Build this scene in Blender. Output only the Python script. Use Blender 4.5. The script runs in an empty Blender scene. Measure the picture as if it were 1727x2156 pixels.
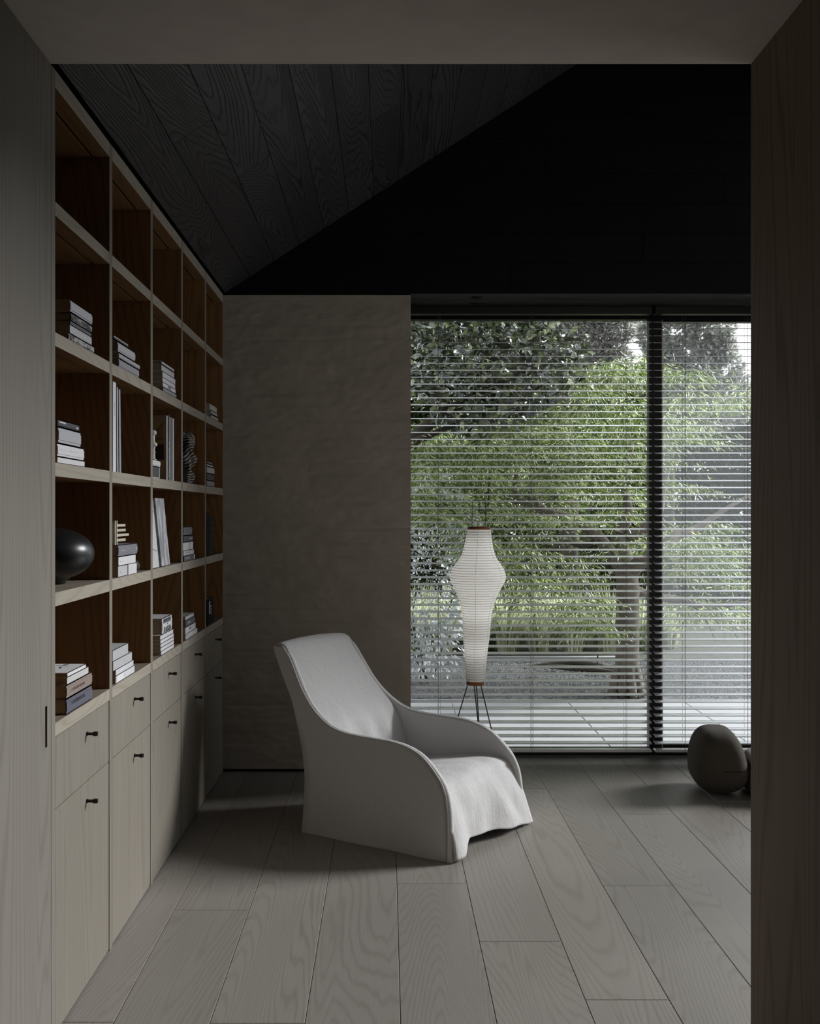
import bpy, bmesh, math, random
import numpy as np
from mathutils import Vector, Matrix, noise as mnoise

S = bpy.context.scene
COL = S.collection
R = math.radians
F = 2214.0            # focal length in pixels of the 1727 wide frame
EYE = 1.45

# ------------------------------------------------------------------ camera
cam = bpy.data.cameras.new('camera'); camo = bpy.data.objects.new('camera', cam); COL.objects.link(camo)
camo.location = (0, 0, EYE); camo.rotation_euler = (R(90), 0, 0)
cam.sensor_fit = 'HORIZONTAL'; cam.sensor_width = 36; cam.lens = F / 1727 * 36
cam.shift_x = 48.5 / 1727; cam.shift_y = 4 / 1727
cam.clip_start = .05; cam.clip_end = 200
S.camera = camo

# ------------------------------------------------------------------ sky, daylight, exposure
SKY = 2.2
w = bpy.data.worlds.new('sky'); S.world = w; w.use_nodes = True
nt = w.node_tree; nt.nodes.clear()
wo = nt.nodes.new('ShaderNodeOutputWorld'); bg = nt.nodes.new('ShaderNodeBackground')
tc = nt.nodes.new('ShaderNodeTexCoord'); sx = nt.nodes.new('ShaderNodeSeparateXYZ'); rp = nt.nodes.new('ShaderNodeValToRGB')
nt.links.new(tc.outputs['Generated'], sx.inputs[0]); nt.links.new(sx.outputs['Z'], rp.inputs[0])
rp.color_ramp.elements[0].position = 0.0; rp.color_ramp.elements[0].color = (.95, .965, 1.0, 1)
rp.color_ramp.elements[1].position = 1.0; rp.color_ramp.elements[1].color = (.80, .87, 1.0, 1)
nt.links.new(rp.outputs[0], bg.inputs[0]); bg.inputs[1].default_value = SKY
nt.links.new(bg.outputs[0], wo.inputs[0])

sun = bpy.data.lights.new('sun', 'SUN'); sun.energy = 14.0; sun.angle = R(18); sun.color = (.965, .98, 1.0)
suno = bpy.data.objects.new('sun', sun); COL.objects.link(suno)
SUN_DIR = Vector((.83, .335, .455)).normalized()      # towards the sun: right, behind the garden, through thin cloud
suno.rotation_euler = SUN_DIR.to_track_quat('Z', 'Y').to_euler(); suno.location = (6, 12, 9)


def portal(name, loc, rot, sx_, sy_):
    l = bpy.data.lights.new(name, 'AREA'); l.shape = 'RECTANGLE'; l.size = sx_; l.size_y = sy_; l.cycles.is_portal = True
    o = bpy.data.objects.new(name, l); COL.objects.link(o); o.location = loc; o.rotation_euler = rot
portal('window_portal', (2.72, 4.6, 1.8), (0, R(90), 0), 3.6, 3.4)          # glazed right wall (sky sampling only)
portal('window_portal', (1.38, 6.5, 1.35), (R(-90), 0, 0), 2.5, 2.6)           # rear glazing

S.view_settings.view_transform = 'Standard'; S.view_settings.look = 'None'
S.view_settings.gamma = 1; S.view_settings.use_curve_mapping = False
S.view_settings.exposure = 0.0
try:
    S.cycles.use_denoising = True
    S.cycles.sample_clamp_indirect = 6
    S.cycles.max_bounces = 10; S.cycles.diffuse_bounces = 6; S.cycles.transparent_max_bounces = 24
    S.cycles.caustics_reflective = False; S.cycles.caustics_refractive = False
except Exception:
    pass

# ------------------------------------------------------------------ material helpers
def newmat(name):
    m = bpy.data.materials.new(name); m.use_nodes = True
    n = m.node_tree; n.nodes.clear()
    out = n.nodes.new('ShaderNodeOutputMaterial'); b = n.nodes.new('ShaderNodeBsdfPrincipled')
    n.links.new(b.outputs[0], out.inputs[0])
    return m, n, b, out


def nd(n, t, **k):
    x = n.nodes.new(t)
    for a, v in k.items():
        if a.startswith('i_'):
            x.inputs[int(a[2:])].default_value = v
        else:
            setattr(x, a, v)
    return x


def math_(n, op, a, b=None, clamp=False):
    x = n.nodes.new('ShaderNodeMath'); x.operation = op; x.use_clamp = clamp
    for i, v in enumerate((a, b)):
        if v is None: continue
        if isinstance(v, (int, float)): x.inputs[i].default_value = v
        else: n.links.new(v, x.inputs[i])
    return x.outputs[0]


def mixc(n, fac, a, b):
    x = n.nodes.new('ShaderNodeMix'); x.data_type = 'RGBA'
    for s, v in ((0, fac), (6, a), (7, b)):
        if isinstance(v, (int, float)): x.inputs[s].default_value = v
        elif isinstance(v, tuple): x.inputs[s].default_value = (*v, 1) if len(v) == 3 else v
        else: n.links.new(v, x.inputs[s])
    return x.outputs[2]


def objcoord(n, jitter=True):
    t = n.nodes.new('ShaderNodeTexCoord')
    if not jitter: return t.outputs['Object']
    oi = n.nodes.new('ShaderNodeObjectInfo')
    m = math_(n, 'MULTIPLY', oi.outputs['Random'], 61.0)
    a = n.nodes.new('ShaderNodeVectorMath'); a.operation = 'ADD'
    n.links.new(t.outputs['Object'], a.inputs[0]); n.links.new(m, a.inputs[1])
    return a.outputs[0]


def mapping(n, vec, scale):
    m = n.nodes.new('ShaderNodeMapping'); m.inputs['Scale'].default_value = scale
    n.links.new(vec, m.inputs['Vector']); return m.outputs[0]


def noise(n, vec, scale, detail=2, rough=.5, dist=0.0):
    x = n.nodes.new('ShaderNodeTexNoise'); x.inputs['Scale'].default_value = scale; x.inputs['Detail'].default_value = detail
    x.inputs['Roughness'].default_value = rough; x.inputs['Distortion'].default_value = dist
    n.links.new(vec, x.inputs['Vector']); return x.outputs['Fac']


def bump(n, b, h, strength, dist=.002):
    x = n.nodes.new('ShaderNodeBump'); x.inputs['Strength'].default_value = strength; x.inputs['Distance'].default_value = dist
    n.links.new(h, x.inputs['Height']); n.links.new(x.outputs[0], b.inputs['Normal'])


def wood(name, c1, c2, axis, rings=22, ringw=.5, fiberw=.35, rough=.55, bmp=.15, spec=.25, vary=.12, sc=1.0):
    """c1 base, c2 grain; axis is the grain direction in the object's own frame"""
    m, n, b, _ = newmat(name)
    v = objcoord(n)
    lo, hi = .22 * sc, 2.6 * sc
    scl = [hi, hi, hi]; scl[axis] = lo
    a = math_(n, 'ADD', noise(n, mapping(n, v, scl), 1.0, 1.5, .4, .35), math_(n, 'MULTIPLY', noise(n, mapping(n, v, [x * 14 for x in scl]), 1.0, 1, .5), .012))
    s = math_(n, 'SINE', math_(n, 'MULTIPLY', a, rings * 6.283))
    s = math_(n, 'POWER', math_(n, 'ADD', math_(n, 'MULTIPLY', s, .5), .5), 4.0)
    scl = [150, 150, 150]; scl[axis] = 4
    fb = noise(n, mapping(n, v, scl), 1.0, 3, .6)
    scl = [5, 5, 5]; scl[axis] = .5
    big = noise(n, mapping(n, v, scl), 1.0, 2, .5)
    g = math_(n, 'ADD', math_(n, 'MULTIPLY', s, ringw), math_(n, 'MULTIPLY', fb, fiberw), True)
    g2 = math_(n, 'MULTIPLY', g, math_(n, 'ADD', math_(n, 'MULTIPLY', big, 1.0), .3), True)
    col = mixc(n, g2, c1, c2)
    oi = n.nodes.new('ShaderNodeObjectInfo')
    hv = n.nodes.new('ShaderNodeHueSaturation'); n.links.new(col, hv.inputs['Color'])
    n.links.new(math_(n, 'ADD', math_(n, 'MULTIPLY', oi.outputs['Random'], 2 * vary), 1 - vary), hv.inputs['Value'])
    n.links.new(hv.outputs[0], b.inputs['Base Color'])
    b.inputs['Roughness'].default_value = rough; b.inputs['Specular IOR Level'].default_value = spec
    if bmp: bump(n, b, math_(n, 'MULTIPLY', g, -1), bmp, .002)
    return m


def plain(name, c, rough=.5, metal=0, spec=.3, nz=0.0, nscale=40, bmp=0.0):
    m, n, b, _ = newmat(name)
    b.inputs['Roughness'].default_value = rough; b.inputs['Metallic'].default_value = metal
    b.inputs['Specular IOR Level'].default_value = spec
    v = objcoord(n)
    f = noise(n, v, nscale, 4, .6)
    d = tuple(x * (1 - nz) for x in c); l = tuple(min(1, x * (1 + nz)) for x in c)
    n.links.new(mixc(n, f, d, l), b.inputs['Base Color'])
    if bmp: bump(n, b, f, bmp, .002)
    return m


OAK_PALE = (.36, .325, .27); OAK_LINE = (.255, .224, .175)
M = {}
M['oak_v'] = wood('limed_oak_vertical_dim', (.245, .222, .185), (.165, .146, .116), 2, 46, .40, .6, .6, .12, .2, .04, .8)  # same timber as shelf fronts, with the dimmer low light put into its colour
M['oak_h'] = wood('limed_oak_horizontal', OAK_PALE, OAK_LINE, 1, 40, .55, .5, .6, .12, .2, .04, 1.4)
M['oak_top'] = wood('grey_oak_shelf_top', (.26, .225, .18), (.16, .13, .10), 1, 40, .5, .6, .5, .08, .25, .06)
M['oak_in_v'] = wood('shaded_oak_vertical', (.27, .145, .06), (.14, .066, .025), 2, 40, .5, .6, .5, .08, .25, .08)  # same oak as the fronts; inside shade put into a browner colour
M['oak_in_h'] = wood('shaded_oak_horizontal', (.27, .155, .07), (.15, .075, .03), 1, 40, .5, .6, .5, .08, .25, .06)
M['oak_jamb'] = wood('smoked_oak_vertical', (.29, .225, .178), (.14, .10, .075), 2, 40, .55, .5, .6, .12, .2, .05, .8)
M['oak_panel'] = wood('limed_oak_panel', (.225, .208, .182), (.145, .128, .106), 2, 40, .50, .5, .6, .12, .2, .05, .8)
M['floor'] = wood('grey_oak_floor', (.295, .274, .245), (.185, .165, .140), 1, 75, .42, .5, .42, .12, .35, .07)
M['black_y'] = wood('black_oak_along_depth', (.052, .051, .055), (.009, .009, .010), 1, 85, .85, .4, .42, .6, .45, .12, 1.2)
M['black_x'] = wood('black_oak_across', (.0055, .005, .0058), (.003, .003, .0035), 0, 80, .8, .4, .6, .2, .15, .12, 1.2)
M['lintel'] = wood('dark_grey_oak', (.085, .084, .082), (.04, .04, .039), 0, 16, .7, .5, .5, .2, .3, .08)
M['void'] = plain('shadow_gap_black', (.004, .004, .004), .9, spec=.05)
M['plaster'] = plain('warm_grey_plaster', (.68, .62, .56), .9, 0, .1, .14, 9, .25)
M['bagged'] = plain('bagged_brick_paint', (.36, .32, .265), .92, 0, .1, .20, 5, .35)
M['metal'] = plain('black_steel', (.012, .012, .012), .4, 0, .4, .1)
M['bronze'] = plain('dark_bronze', (.03, .028, .025), .38, .8, .5, .1)
M['slat'] = plain('grey_lacquered_aluminium', (.84, .83, .85), .30, .6, .5, .02)
M['cord'] = plain('grey_cord', (.20, .20, .20), .8)

# ------------------------------------------------------------------ object helpers
def link(name, me, mat=None, parent=None, loc=None, rot=None):
    o = bpy.data.objects.new(name, me); COL.objects.link(o)
    if mat is not None and me is not None:
        for mm in (mat if isinstance(mat, (list, tuple)) else [mat]): me.materials.append(mm)
    if parent is not None: o.parent = parent
    if loc is not None: o.location = loc
    if rot is not None: o.rotation_euler = rot
    return o


def tag(o, label=None, cat=None, group=None, kind=None):
    if label: o['label'] = label
    if cat: o['category'] = cat
    if group: o['group'] = group
    if kind: o['kind'] = kind
    return o


def empty(name, loc=(0, 0, 0), rz=0, **k):
    o = bpy.data.objects.new(name, None); COL.objects.link(o); o.location = loc; o.rotation_euler = (0, 0, rz)
    o.empty_display_size = .05
    return tag(o, **k)


def wloc(o):
    v = Vector(o.location)
    return v + wloc(o.parent) if o.parent is not None else v


def mesh(name, verts, faces, smooth=False):
    me = bpy.data.meshes.new(name); me.from_pydata([tuple(v) for v in verts], [], [tuple(f) for f in faces]); me.update()
    if smooth: me.polygons.foreach_set('use_smooth', [True] * len(me.polygons))
    return me


class MB:
    """collects boxes, tubes and lathes into one mesh"""
    def __init__(s): s.v = []; s.f = []; s.m = []; s.s = []
    def add(s, v, f, mi=0, sm=False):
        o = len(s.v); s.v += [tuple(x) for x in v]; s.f += [tuple(i + o for i in q) for q in f]
        s.m += [mi] * len(f); s.s += [sm] * len(f); return s
    def box(s, x0, x1, y0, y1, z0, z1, mi=0, face_m=None):
        v = [(x, y, z) for z in (z0, z1) for y in (y0, y1) for x in (x0, x1)]
        f = [(0, 2, 3, 1), (4, 5, 7, 6), (0, 1, 5, 4), (2, 6, 7, 3), (0, 4, 6, 2), (1, 3, 7, 5)]   # -z +z -y +y -x +x
        s.add(v, f, mi)
        if face_m:
            for k, mm in face_m.items(): s.m[-6 + k] = mm
        return s
    def tube(s, pts, rad, seg=8, mi=0, cap=True):
        pts = [Vector(p) for p in pts]; n = len(pts)
        if isinstance(rad, (int, float)): rad = [rad] * n
        up = Vector((.123, .2, .97)); v = []
        for i, p in enumerate(pts):
            t = (pts[min(i + 1, n - 1)] - pts[max(i - 1, 0)]).normalized()
            a = t.cross(up)
            if a.length < .05: a = t.cross(Vector((1, 0, 0)))
            a.normalize(); b = t.cross(a)
            for k in range(seg):
                an = 2 * math.pi * k / seg
                v.append(p + (a * math.cos(an) + b * math.sin(an)) * rad[i])
        f = []
        for i in range(n - 1):
            for k in range(seg):
                f.append((i * seg + k, i * seg + (k + 1) % seg, (i + 1) * seg + (k + 1) % seg, (i + 1) * seg + k))
        if cap: f += [tuple(range(seg))[::-1], tuple((n - 1) * seg + k for k in range(seg))]
        return s.add(v, f, mi, True)
    def lathe(s, prof, seg=32, c=(0, 0, 0), mi=0, cap=True):
        v = []; n = len(prof)
        for r, z in prof:
            for k in range(seg):
                a = 2 * math.pi * k / seg
                v.append((c[0] + r * math.cos(a), c[1] + r * math.sin(a), c[2] + z))
        f = []
        for i in range(n - 1):
            for k in range(seg):
                f.append((i * seg + k, i * seg + (k + 1) % seg, (i + 1) * seg + (k + 1) % seg, (i + 1) * seg + k))
        if cap: f += [tuple(range(seg))[::-1], tuple((n - 1) * seg + k for k in range(seg))]
        return s.add(v, f, mi, True)
    def build(s, name, mats, parent=None, loc=None, rot=None, bevel=0.0, fix=False, autosmooth=False):
        me = bpy.data.meshes.new(name); me.from_pydata(s.v, [], s.f); me.update()
        me.polygons.foreach_set('material_index', s.m); me.polygons.foreach_set('use_smooth', s.s)
        if bevel or fix:
            bm = bmesh.new(); bm.from_mesh(me)
            if fix: bmesh.ops.recalc_face_normals(bm, faces=bm.faces)
            if bevel: bmesh.ops.bevel(bm, geom=list(bm.edges), offset=bevel, segments=1, affect='EDGES', profile=.5)
            bm.to_mesh(me); bm.free()
        return link(name, me, mats, parent, loc, rot)


def box(name, x0, x1, y0, y1, z0, z1, mat, parent=None, bevel=0.0, face_m=None):
    """one box as an object, origin at its centre, world coordinates given"""
    c = Vector(((x0 + x1) / 2, (y0 + y1) / 2, (z0 + z1) / 2)); hx, hy, hz = (x1 - x0) / 2, (y1 - y0) / 2, (z1 - z0) / 2
    mb = MB().box(-hx, hx, -hy, hy, -hz, hz, 0, face_m)
    return mb.build(name, mat, parent, c - (wloc(parent) if parent is not None else Vector()), bevel=bevel)


def struct(o): o['kind'] = 'structure'; return o


def catmull(P, n):
    P = [np.array(p, float) for p in P]; P = [2 * P[0] - P[1]] + P + [2 * P[-1] - P[-2]]; out = []
    for i in range(1, len(P) - 2):
        for k in range(n):
            t = k / n; a, b_, c_, d_ = P[i - 1], P[i], P[i + 1], P[i + 2]
            out.append(.5 * ((2 * b_) + (-a + c_) * t + (2 * a - 5 * b_ + 4 * c_ - d_) * t * t + (-a + 3 * b_ - 3 * c_ + d_) * t ** 3))
    out.append(P[-2]); return out

rnd = random.Random(7)
# ================================================================== SETTING
XW = -.921            # bookcase face / left jamb plane
YJ = 2.884            # far edge of the portal
YB = 5.912            # rear wall plane
YG = 6.30             # glazing plane
EAVE = 2.686
XR = 2.65             # unseen right wall; glazing made near and tall so sun gets in
PITCH = .65
UR = XR - XW - .02       # the ceiling keeps rising to the right wall
RIDGE = EAVE + PITCH * UR

# ---- floor: sub-floor and loose-laid planks (each its own piece)
floor = struct(box('floor', -1.6, XR + .2, -4.0, YG + .02, -.12, -.014, M['void']))
seams = [-1.06, -.780, -.505, -.234, .0386, .313, .592, .842, 1.116, 1.388]
while seams[-1] < XR + .1: seams.append(seams[-1] + .272)
joints = {0: [3.0, 5.05], 1: [1.4, 3.849, 6.05], 2: [2.993, 5.40], 3: [2.2, 4.75], 4: [1.6, 4.123, 6.1], 5: [3.567, 5.9], 6: [3.138, 5.55], 7: [4.10, 2.1],
          8: [5.08, 2.9]}
for i in range(len(seams) - 1):
    js = sorted(joints.get(i, [1.5 + (i * .77) % 1.6, 3.6 + (i * 1.31) % 1.9]))
    ys = [-.4] + js + [YG - .005]
    for a, b_ in zip(ys[:-1], ys[1:]):
        if b_ - a < .03: continue
        box('plank', seams[i] + .0009, seams[i + 1] - .0009, a + .0008, b_ - .0008, -.013, 0, M['floor'], floor, bevel=.0012)
box('hall_planks', -1.3, XR, -4, -.402, -.013, 0, M['floor'], floor)

# ---- rear wall: bagged brick pier, real relief
def relief_wall(name, x0, x1, z0, z1, y, mat, thick, n=150, m=380):
    v = []; f = []
    for j in range(m + 1):
        z = z0 + (z1 - z0) * j / m
        for i in range(n + 1):
            x = x0 + (x1 - x0) * i / n
            row = z / .076 + .25 * mnoise.noise(Vector((x * 2, 0, z * 1.2)))
            joint = abs((row % 1) - .5) * 2            # 1 at a bed joint
            amp = .7 + .6 * mnoise.noise(Vector((x * 3.1, 5, z * 4)))
            gate = max(0.0, mnoise.noise(Vector((x * 1.7, 11, int(row + .5) * 2.3))) - .05) * 1.9
            d = -.0065 * max(0, joint - .72) / .28 * min(1, gate)
            d += .0034 * mnoise.noise(Vector((x * 6, 2, z * 17))) + .0024 * mnoise.noise(Vector((x * 19, 8, z * 34))) + .0011 * mnoise.noise(Vector((x * 55, 4, z * 60)))
            pit = mnoise.noise(Vector((x * 16, 1, z * 20))); d -= .006 * max(0, pit - .62) / .38
            d += .0045 * mnoise.noise(Vector((x * 1.3, 3, int(row) * 3.7)))
            v.append((x - x0, -d, z - z0))
    for j in range(m):
        for i in range(n):
            a = j * (n + 1) + i; f.append((a, a + 1, a + n + 2, a + n + 1))
    mb = MB().add(v, f, 0, True); mb.box(0, x1 - x0, .006, thick, 0, z1 - z0)
    return mb.build(name, mat, None, (x0, y, z0))
wr = struct(relief_wall('wall_rear', -1.30, .1335, .016, EAVE - .006, YB, M['bagged'], .44))
struct(box('shadow_gap_rear', -1.30, .133, YB + .006, YB + .05, 0, .016, M['void']))  # black strip standing in for shade in the gap under the wall

# ---- gable boards above the rear opening
gable = struct(box('wall_rear_gable', -1.3, XR + .1, YB + .016, YB + .44, EAVE + .008, EAVE + .02, M['void']))
PH = .1692
def slope_x(z): return XW + (z - EAVE) / PITCH
k = 0; zb = EAVE + .002
gj = {0: [.697, 2.6], 1: [1.44, 3.1], 2: [.2, 2.3], 3: [1.9], 4: [.9, 2.7]}
while zb < RIDGE - .20:
    zt = min(zb + PH, RIDGE - .01)
    xl0, xl1 = slope_x(zb) - .02, slope_x(zt) - .02
    xr0 = xr1 = XR - .005
    cuts = [None] + [c for c in gj.get(k, []) if xl1 + .15 < c < xr1 - .15] + [None]
    for ci in range(len(cuts) - 1):
        a, b_ = cuts[ci], cuts[ci + 1]
        q = [(xl0 if a is None else a + .0012, zb + .0012), (xr0 if b_ is None else b_ - .0012, zb + .0012),
             (xr1 if b_ is None else b_ - .0012, zt - .0012), (xl1 if a is None else a + .0012, zt - .0012)]
        cx = sum(p[0] for p in q) / 4
        v = [(p[0] - cx, dy, p[1] - zb) for dy in (0, .016) for p in q]
        fs = [(0, 1, 2, 3), (7, 6, 5, 4), (0, 4, 5, 1), (1, 5, 6, 2), (2, 6, 7, 3), (3, 7, 4, 0)]
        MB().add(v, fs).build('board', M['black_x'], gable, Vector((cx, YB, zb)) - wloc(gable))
    zb = zt; k += 1
# backing of the gable
gb = MB(); gb.add([(XW - .3, 0, 0), (XR + .2, 0, 0), (XR + .2, 0, RIDGE - EAVE + .25), (XW - .3, .4, 0), (XR + .2, .4, 0), (XR + .2, .4, RIDGE - EAVE + .25)],
                  [(0, 1, 2), (5, 4, 3), (0, 3, 4, 1), (1, 4, 5, 2), (2, 5, 3, 0)])
struct(gb.build('gable_backing', M['void'], gable, Vector((0, YB + .02, EAVE + .01)) - wloc(gable)))

# ---- pitched ceiling boards, left slope and right slope
ceil = struct(box('ceiling', XW + UR - .05, XW + UR + .05, 2.6, YB + .3, RIDGE + .06, RIDGE + .1, M['void']))
ang = math.atan(PITCH); UW = .1393
def slope_board(u0, u1, y0, y1, side):
    u0 += .0011; u1 -= .0011; y0 += .001; y1 -= .001
    L = (u1 - u0) / math.cos(ang)
    mb = MB().box(-L / 2, L / 2, -(y1 - y0) / 2, (y1 - y0) / 2, 0, .014)
    uc = (u0 + u1) / 2
    x = XW + uc if side > 0 else XR - uc
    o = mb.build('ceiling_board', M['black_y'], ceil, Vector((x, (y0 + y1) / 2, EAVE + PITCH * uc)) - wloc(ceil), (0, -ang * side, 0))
    return o
bj = {0: [], 1: [3.794], 2: [4.446], 3: [3.2, 5.2], 4: [3.877], 5: [3.1, 5.3], 6: [4.796], 7: [3.6]}
k = 0; u = .0105
while u < UR - .02:
    u1 = min(u + UW, UR)
    ys = [YJ - .3] + bj.get(k, [3.4 + (k * .7) % 1.8]) + [YB + .004]
    for a, b_ in zip(ys[:-1], ys[1:]): slope_board(u, u1, a, b_, 1)
    u = u1; k += 1
for side in (1,):          # roof deck behind the boards, black
    L = (UR + .22) / math.cos(ang)
    mb = MB().box(-L / 2, L / 2, -1.95, 1.95, .018, .12)
    uc = UR / 2 + .11
    x = XW + uc if side > 0 else XR - uc
    mb.build('roof_deck', M['void'], ceil, Vector((x, 4.5, EAVE + PITCH * uc)) - wloc(ceil), (0, -ang * side, 0))

struct(box('trim_5', -1.5, XW - .004, YJ - .3, YB + .3, EAVE + .002, EAVE + .25, M['void']))       # dark filler above the bookcase
# ---- portal: soffit beam, left sliding panel, right jamb
struct(box('trim_1', -1.4, XR + .1, 2.28, YJ, EAVE - .002, RIDGE + .3, M['plaster']))               # soffit beam
struct(box('ceiling_hall', -1.4, XR + .1, -4.0, 2.28, EAVE - .002, EAVE + .1, M['plaster']))
struct(box('wall_front_right', 1.03, XR + .1, 2.30, YJ - .005, 0, EAVE - .004, M['plaster']))
jr = struct(box('trim_2', .998, 1.03, 2.29, YJ, 0, EAVE - .004, M['oak_jamb']))
# left sliding panel with a slot pull cut right through the face
sl = (2.832, 2.850, .818, .930)
door = struct(empty('door_1', (XW, 2.4, 0)))
pm = MB(); y0, y1, zt = -1.9, .482, EAVE - .005     # local about y=2.4
sy0, sy1 = sl[0] - 2.4, sl[1] - 2.4
pm.box(-.04, 0, y0, sy0, 0, zt); pm.box(-.04, 0, sy1, y1, 0, zt)
pm.box(-.04, 0, sy0, sy1, 0, sl[2]); pm.box(-.04, 0, sy0, sy1, sl[3], zt); pm.box(-.039, -.026, sy0, sy1, sl[2], sl[3], 1)
pm.build('door_panel', [M['oak_panel'], M['oak_in_v']], door)
box('slot_pull', XW - .038, XW - .0245, sl[0] + .0005, sl[1] - .0005, sl[2] + .001, sl[3] - .001, M['oak_in_v'], door)
struct(box('wall_left', -1.55, XW - .05, -4.0, YJ - .004, 0, EAVE - .004, M['plaster']))
struct(box('wall_left_back', -1.55, -1.31, YJ - .004, YB + .4, 0, EAVE + .3, M['void']))
struct(box('wall_hall_rear', -1.55, XR + .2, -4.2, -4.0, 0, EAVE + .1, M['plaster']))
# right wall, unseen: framed glazing shaped to let the sun in; hall beyond it
WY0, WY1 = 2.9, 6.30
struct(box('wall_right', XR, XR + .2, -4.0, 1.4, 0, EAVE + .2, M['plaster']))
struct(box('wall_right_pier', XR, XR + .2, 1.4, WY0, 0, EAVE + .2, M['plaster']))
struct(box('wall_right_upper', XR, XR + .2, YJ, YG + .1, 3.75, RIDGE + .3, M['plaster']))
struct(box('trim_4', XR + .04, XR + .14, YG - .04, YG + .06, 0, 3.75, M['metal']))
struct(box('wall_right_head', XR, XR + .2, -1.2, YJ, 2.6, EAVE + .2, M['plaster']))

# ---- glass
def glass(name, haze=0.0, tint=(.96, .97, .96)):
    m, n, b, out = newmat(name); n.nodes.remove(b)
    t = n.nodes.new('ShaderNodeBsdfTransparent'); g = n.nodes.new('ShaderNodeBsdfGlossy'); g.inputs['Roughness'].default_value = .02
    t.inputs[0].default_value = (*tint, 1)
    fr = n.nodes.new('ShaderNodeFresnel'); fr.inputs[0].default_value = 1.3
    mx = n.nodes.new('ShaderNodeMixShader'); n.links.new(fr.outputs[0], mx.inputs[0]); n.links.new(t.outputs[0], mx.inputs[1]); n.links.new(g.outputs[0], mx.inputs[2])
    o = mx.outputs[0]
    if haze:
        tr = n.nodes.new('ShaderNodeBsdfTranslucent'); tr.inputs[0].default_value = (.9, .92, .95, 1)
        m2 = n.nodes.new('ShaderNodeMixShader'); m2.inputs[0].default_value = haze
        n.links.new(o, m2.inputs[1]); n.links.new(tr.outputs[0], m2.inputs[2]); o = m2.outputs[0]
    n.links.new(o, out.inputs[0]); return m
M['glass'] = glass('clear_glass'); M['glass_hazy'] = glass('veiled_glass', .06); M['glass_tint'] = glass('dimming_glass', 0, (.55, .55, .55))  # haze imitates a reflection veil; unseen side pane darkened to cut daylight

# ---- rear glazing: frame, mullions, panes
win = struct(empty('window_1', (.1335, YG, 0)))
def wbox(nm, x0, x1, y0, y1, z0, z1, mat): return box(nm, x0, x1, y0, y1, z0, z1, mat, win, bevel=.002)
XM0, XM1 = 1.572, 1.648       # mullion
wbox('head_frame', .05, XR, YG, YG + .06, 2.615, 2.69, M['metal'])
wbox('sill_frame', .05, XR, YG, YG + .06, 0, .045, M['metal'])
wbox('mullion', XM0, XM1, YG, YG + .06, .045, 2.615, M['metal'])
wbox('jamb_frame', .06, .1335, YG, YG + .06, .045, 2.615, M['metal'])
# sliding leaf on the right, its own slimmer frame just behind
wbox('leaf_stile', XM1 - .004, XM1 + .010, YG + .012, YG + .055, .045, 2.615, M['slat'])
wbox('leaf_rail', XM1 + .01, XR, YG + .012, YG + .055, .045, .075, M['metal'])
wbox('leaf_rail', XM1 + .01, XR, YG + .012, YG + .055, 2.60, 2.614, M['metal'])
wbox('pane', .1335, XM0, YG + .028, YG + .034, .045, 2.615, M['glass'])
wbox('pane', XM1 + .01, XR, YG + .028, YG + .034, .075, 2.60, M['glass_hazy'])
# side glazing, unseen, height set so the sun reaches the bookcase
win2 = struct(empty('window_2', (XR + .1, WY0, 0)))
for y in (WY0, (WY0 + WY1) / 2, WY1 - .05): box('window_frame', XR + .07, XR + .13, y, y + .05, 0, 3.75, M['metal'], win2)
box('window_pane', XR + .098, XR + .102, WY0 + .05, WY1 - .05, .02, 3.73, M['glass_tint'], win2)
box('window_frame', XR + .07, XR + .13, WY0, WY1, 2.6, 2.66, M['metal'], win2)
# lintel soffit of the recess: two boards, two downlights
lin = struct(box('trim_3', -.05, XR + .1, YB + .006, YG + .5, EAVE + .012, EAVE + .05, M['void']))
for a, b_ in ((YB + .004, 6.094), (6.097, YG - .055)):
    box('soffit_board', .134, XR, a, b_, EAVE - .002, EAVE + .012, M['lintel'], lin, bevel=.001)
for px, y in ((1004, 5.995), (1000, 6.185)):
    x = (px - 815) / F * y
    t = empty('downlight', (x, y, EAVE - .004))
    tag(t, 'small round black downlight set into the lintel boards, ' + ('nearer the room' if y < 6.1 else 'nearer the glass'), 'downlight', 'pair of lintel downlights')
    MB().lathe([(.030, .0), (.030, -.003), (.024, -.003), (.022, .0015)], 24).build('rim', M['metal'], t)
    MB().lathe([(.021, .0005), (.012, .0015), (.0, .0016)], 20).build('lens', M['bronze'], t)

# ================================================================== VENETIAN BLINDS
YBL = 6.15; SW = .050; TILT = R(9.5); SP = .0403; NS = 62
def slat_mesh(L):
    """curved slat, length along x, far edge higher"""
    v = []; n = 6
    for x in (0, L):
        for t in (0, .0012):
            for i in range(n + 1):
                a = (i / n - .5) * SW
                hh = .0028 * (1 - (2 * i / n - 1) ** 2)
                v.append((x, a * math.cos(TILT) - (hh + t) * math.sin(TILT), a * math.sin(TILT) + (hh + t) * math.cos(TILT)))
    m = n + 1; f = []
    for i in range(n):
        f += [(i, i + 1, i + 2 * m + 1, i + 2 * m), (i + m, i + 3 * m, i + 3 * m + 1, i + m + 1)]
    f += [(0, 2 * m, 3 * m, m), (n, n + m, n + 3 * m, n + 2 * m)]
    f += [tuple(list(range(0, m)) + list(range(2 * m - 1, m - 1, -1)))[::-1], tuple(list(range(2 * m, 3 * m)) + list(range(4 * m - 1, 3 * m - 1, -1)))]
    return mesh('slat', v, f)
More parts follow.
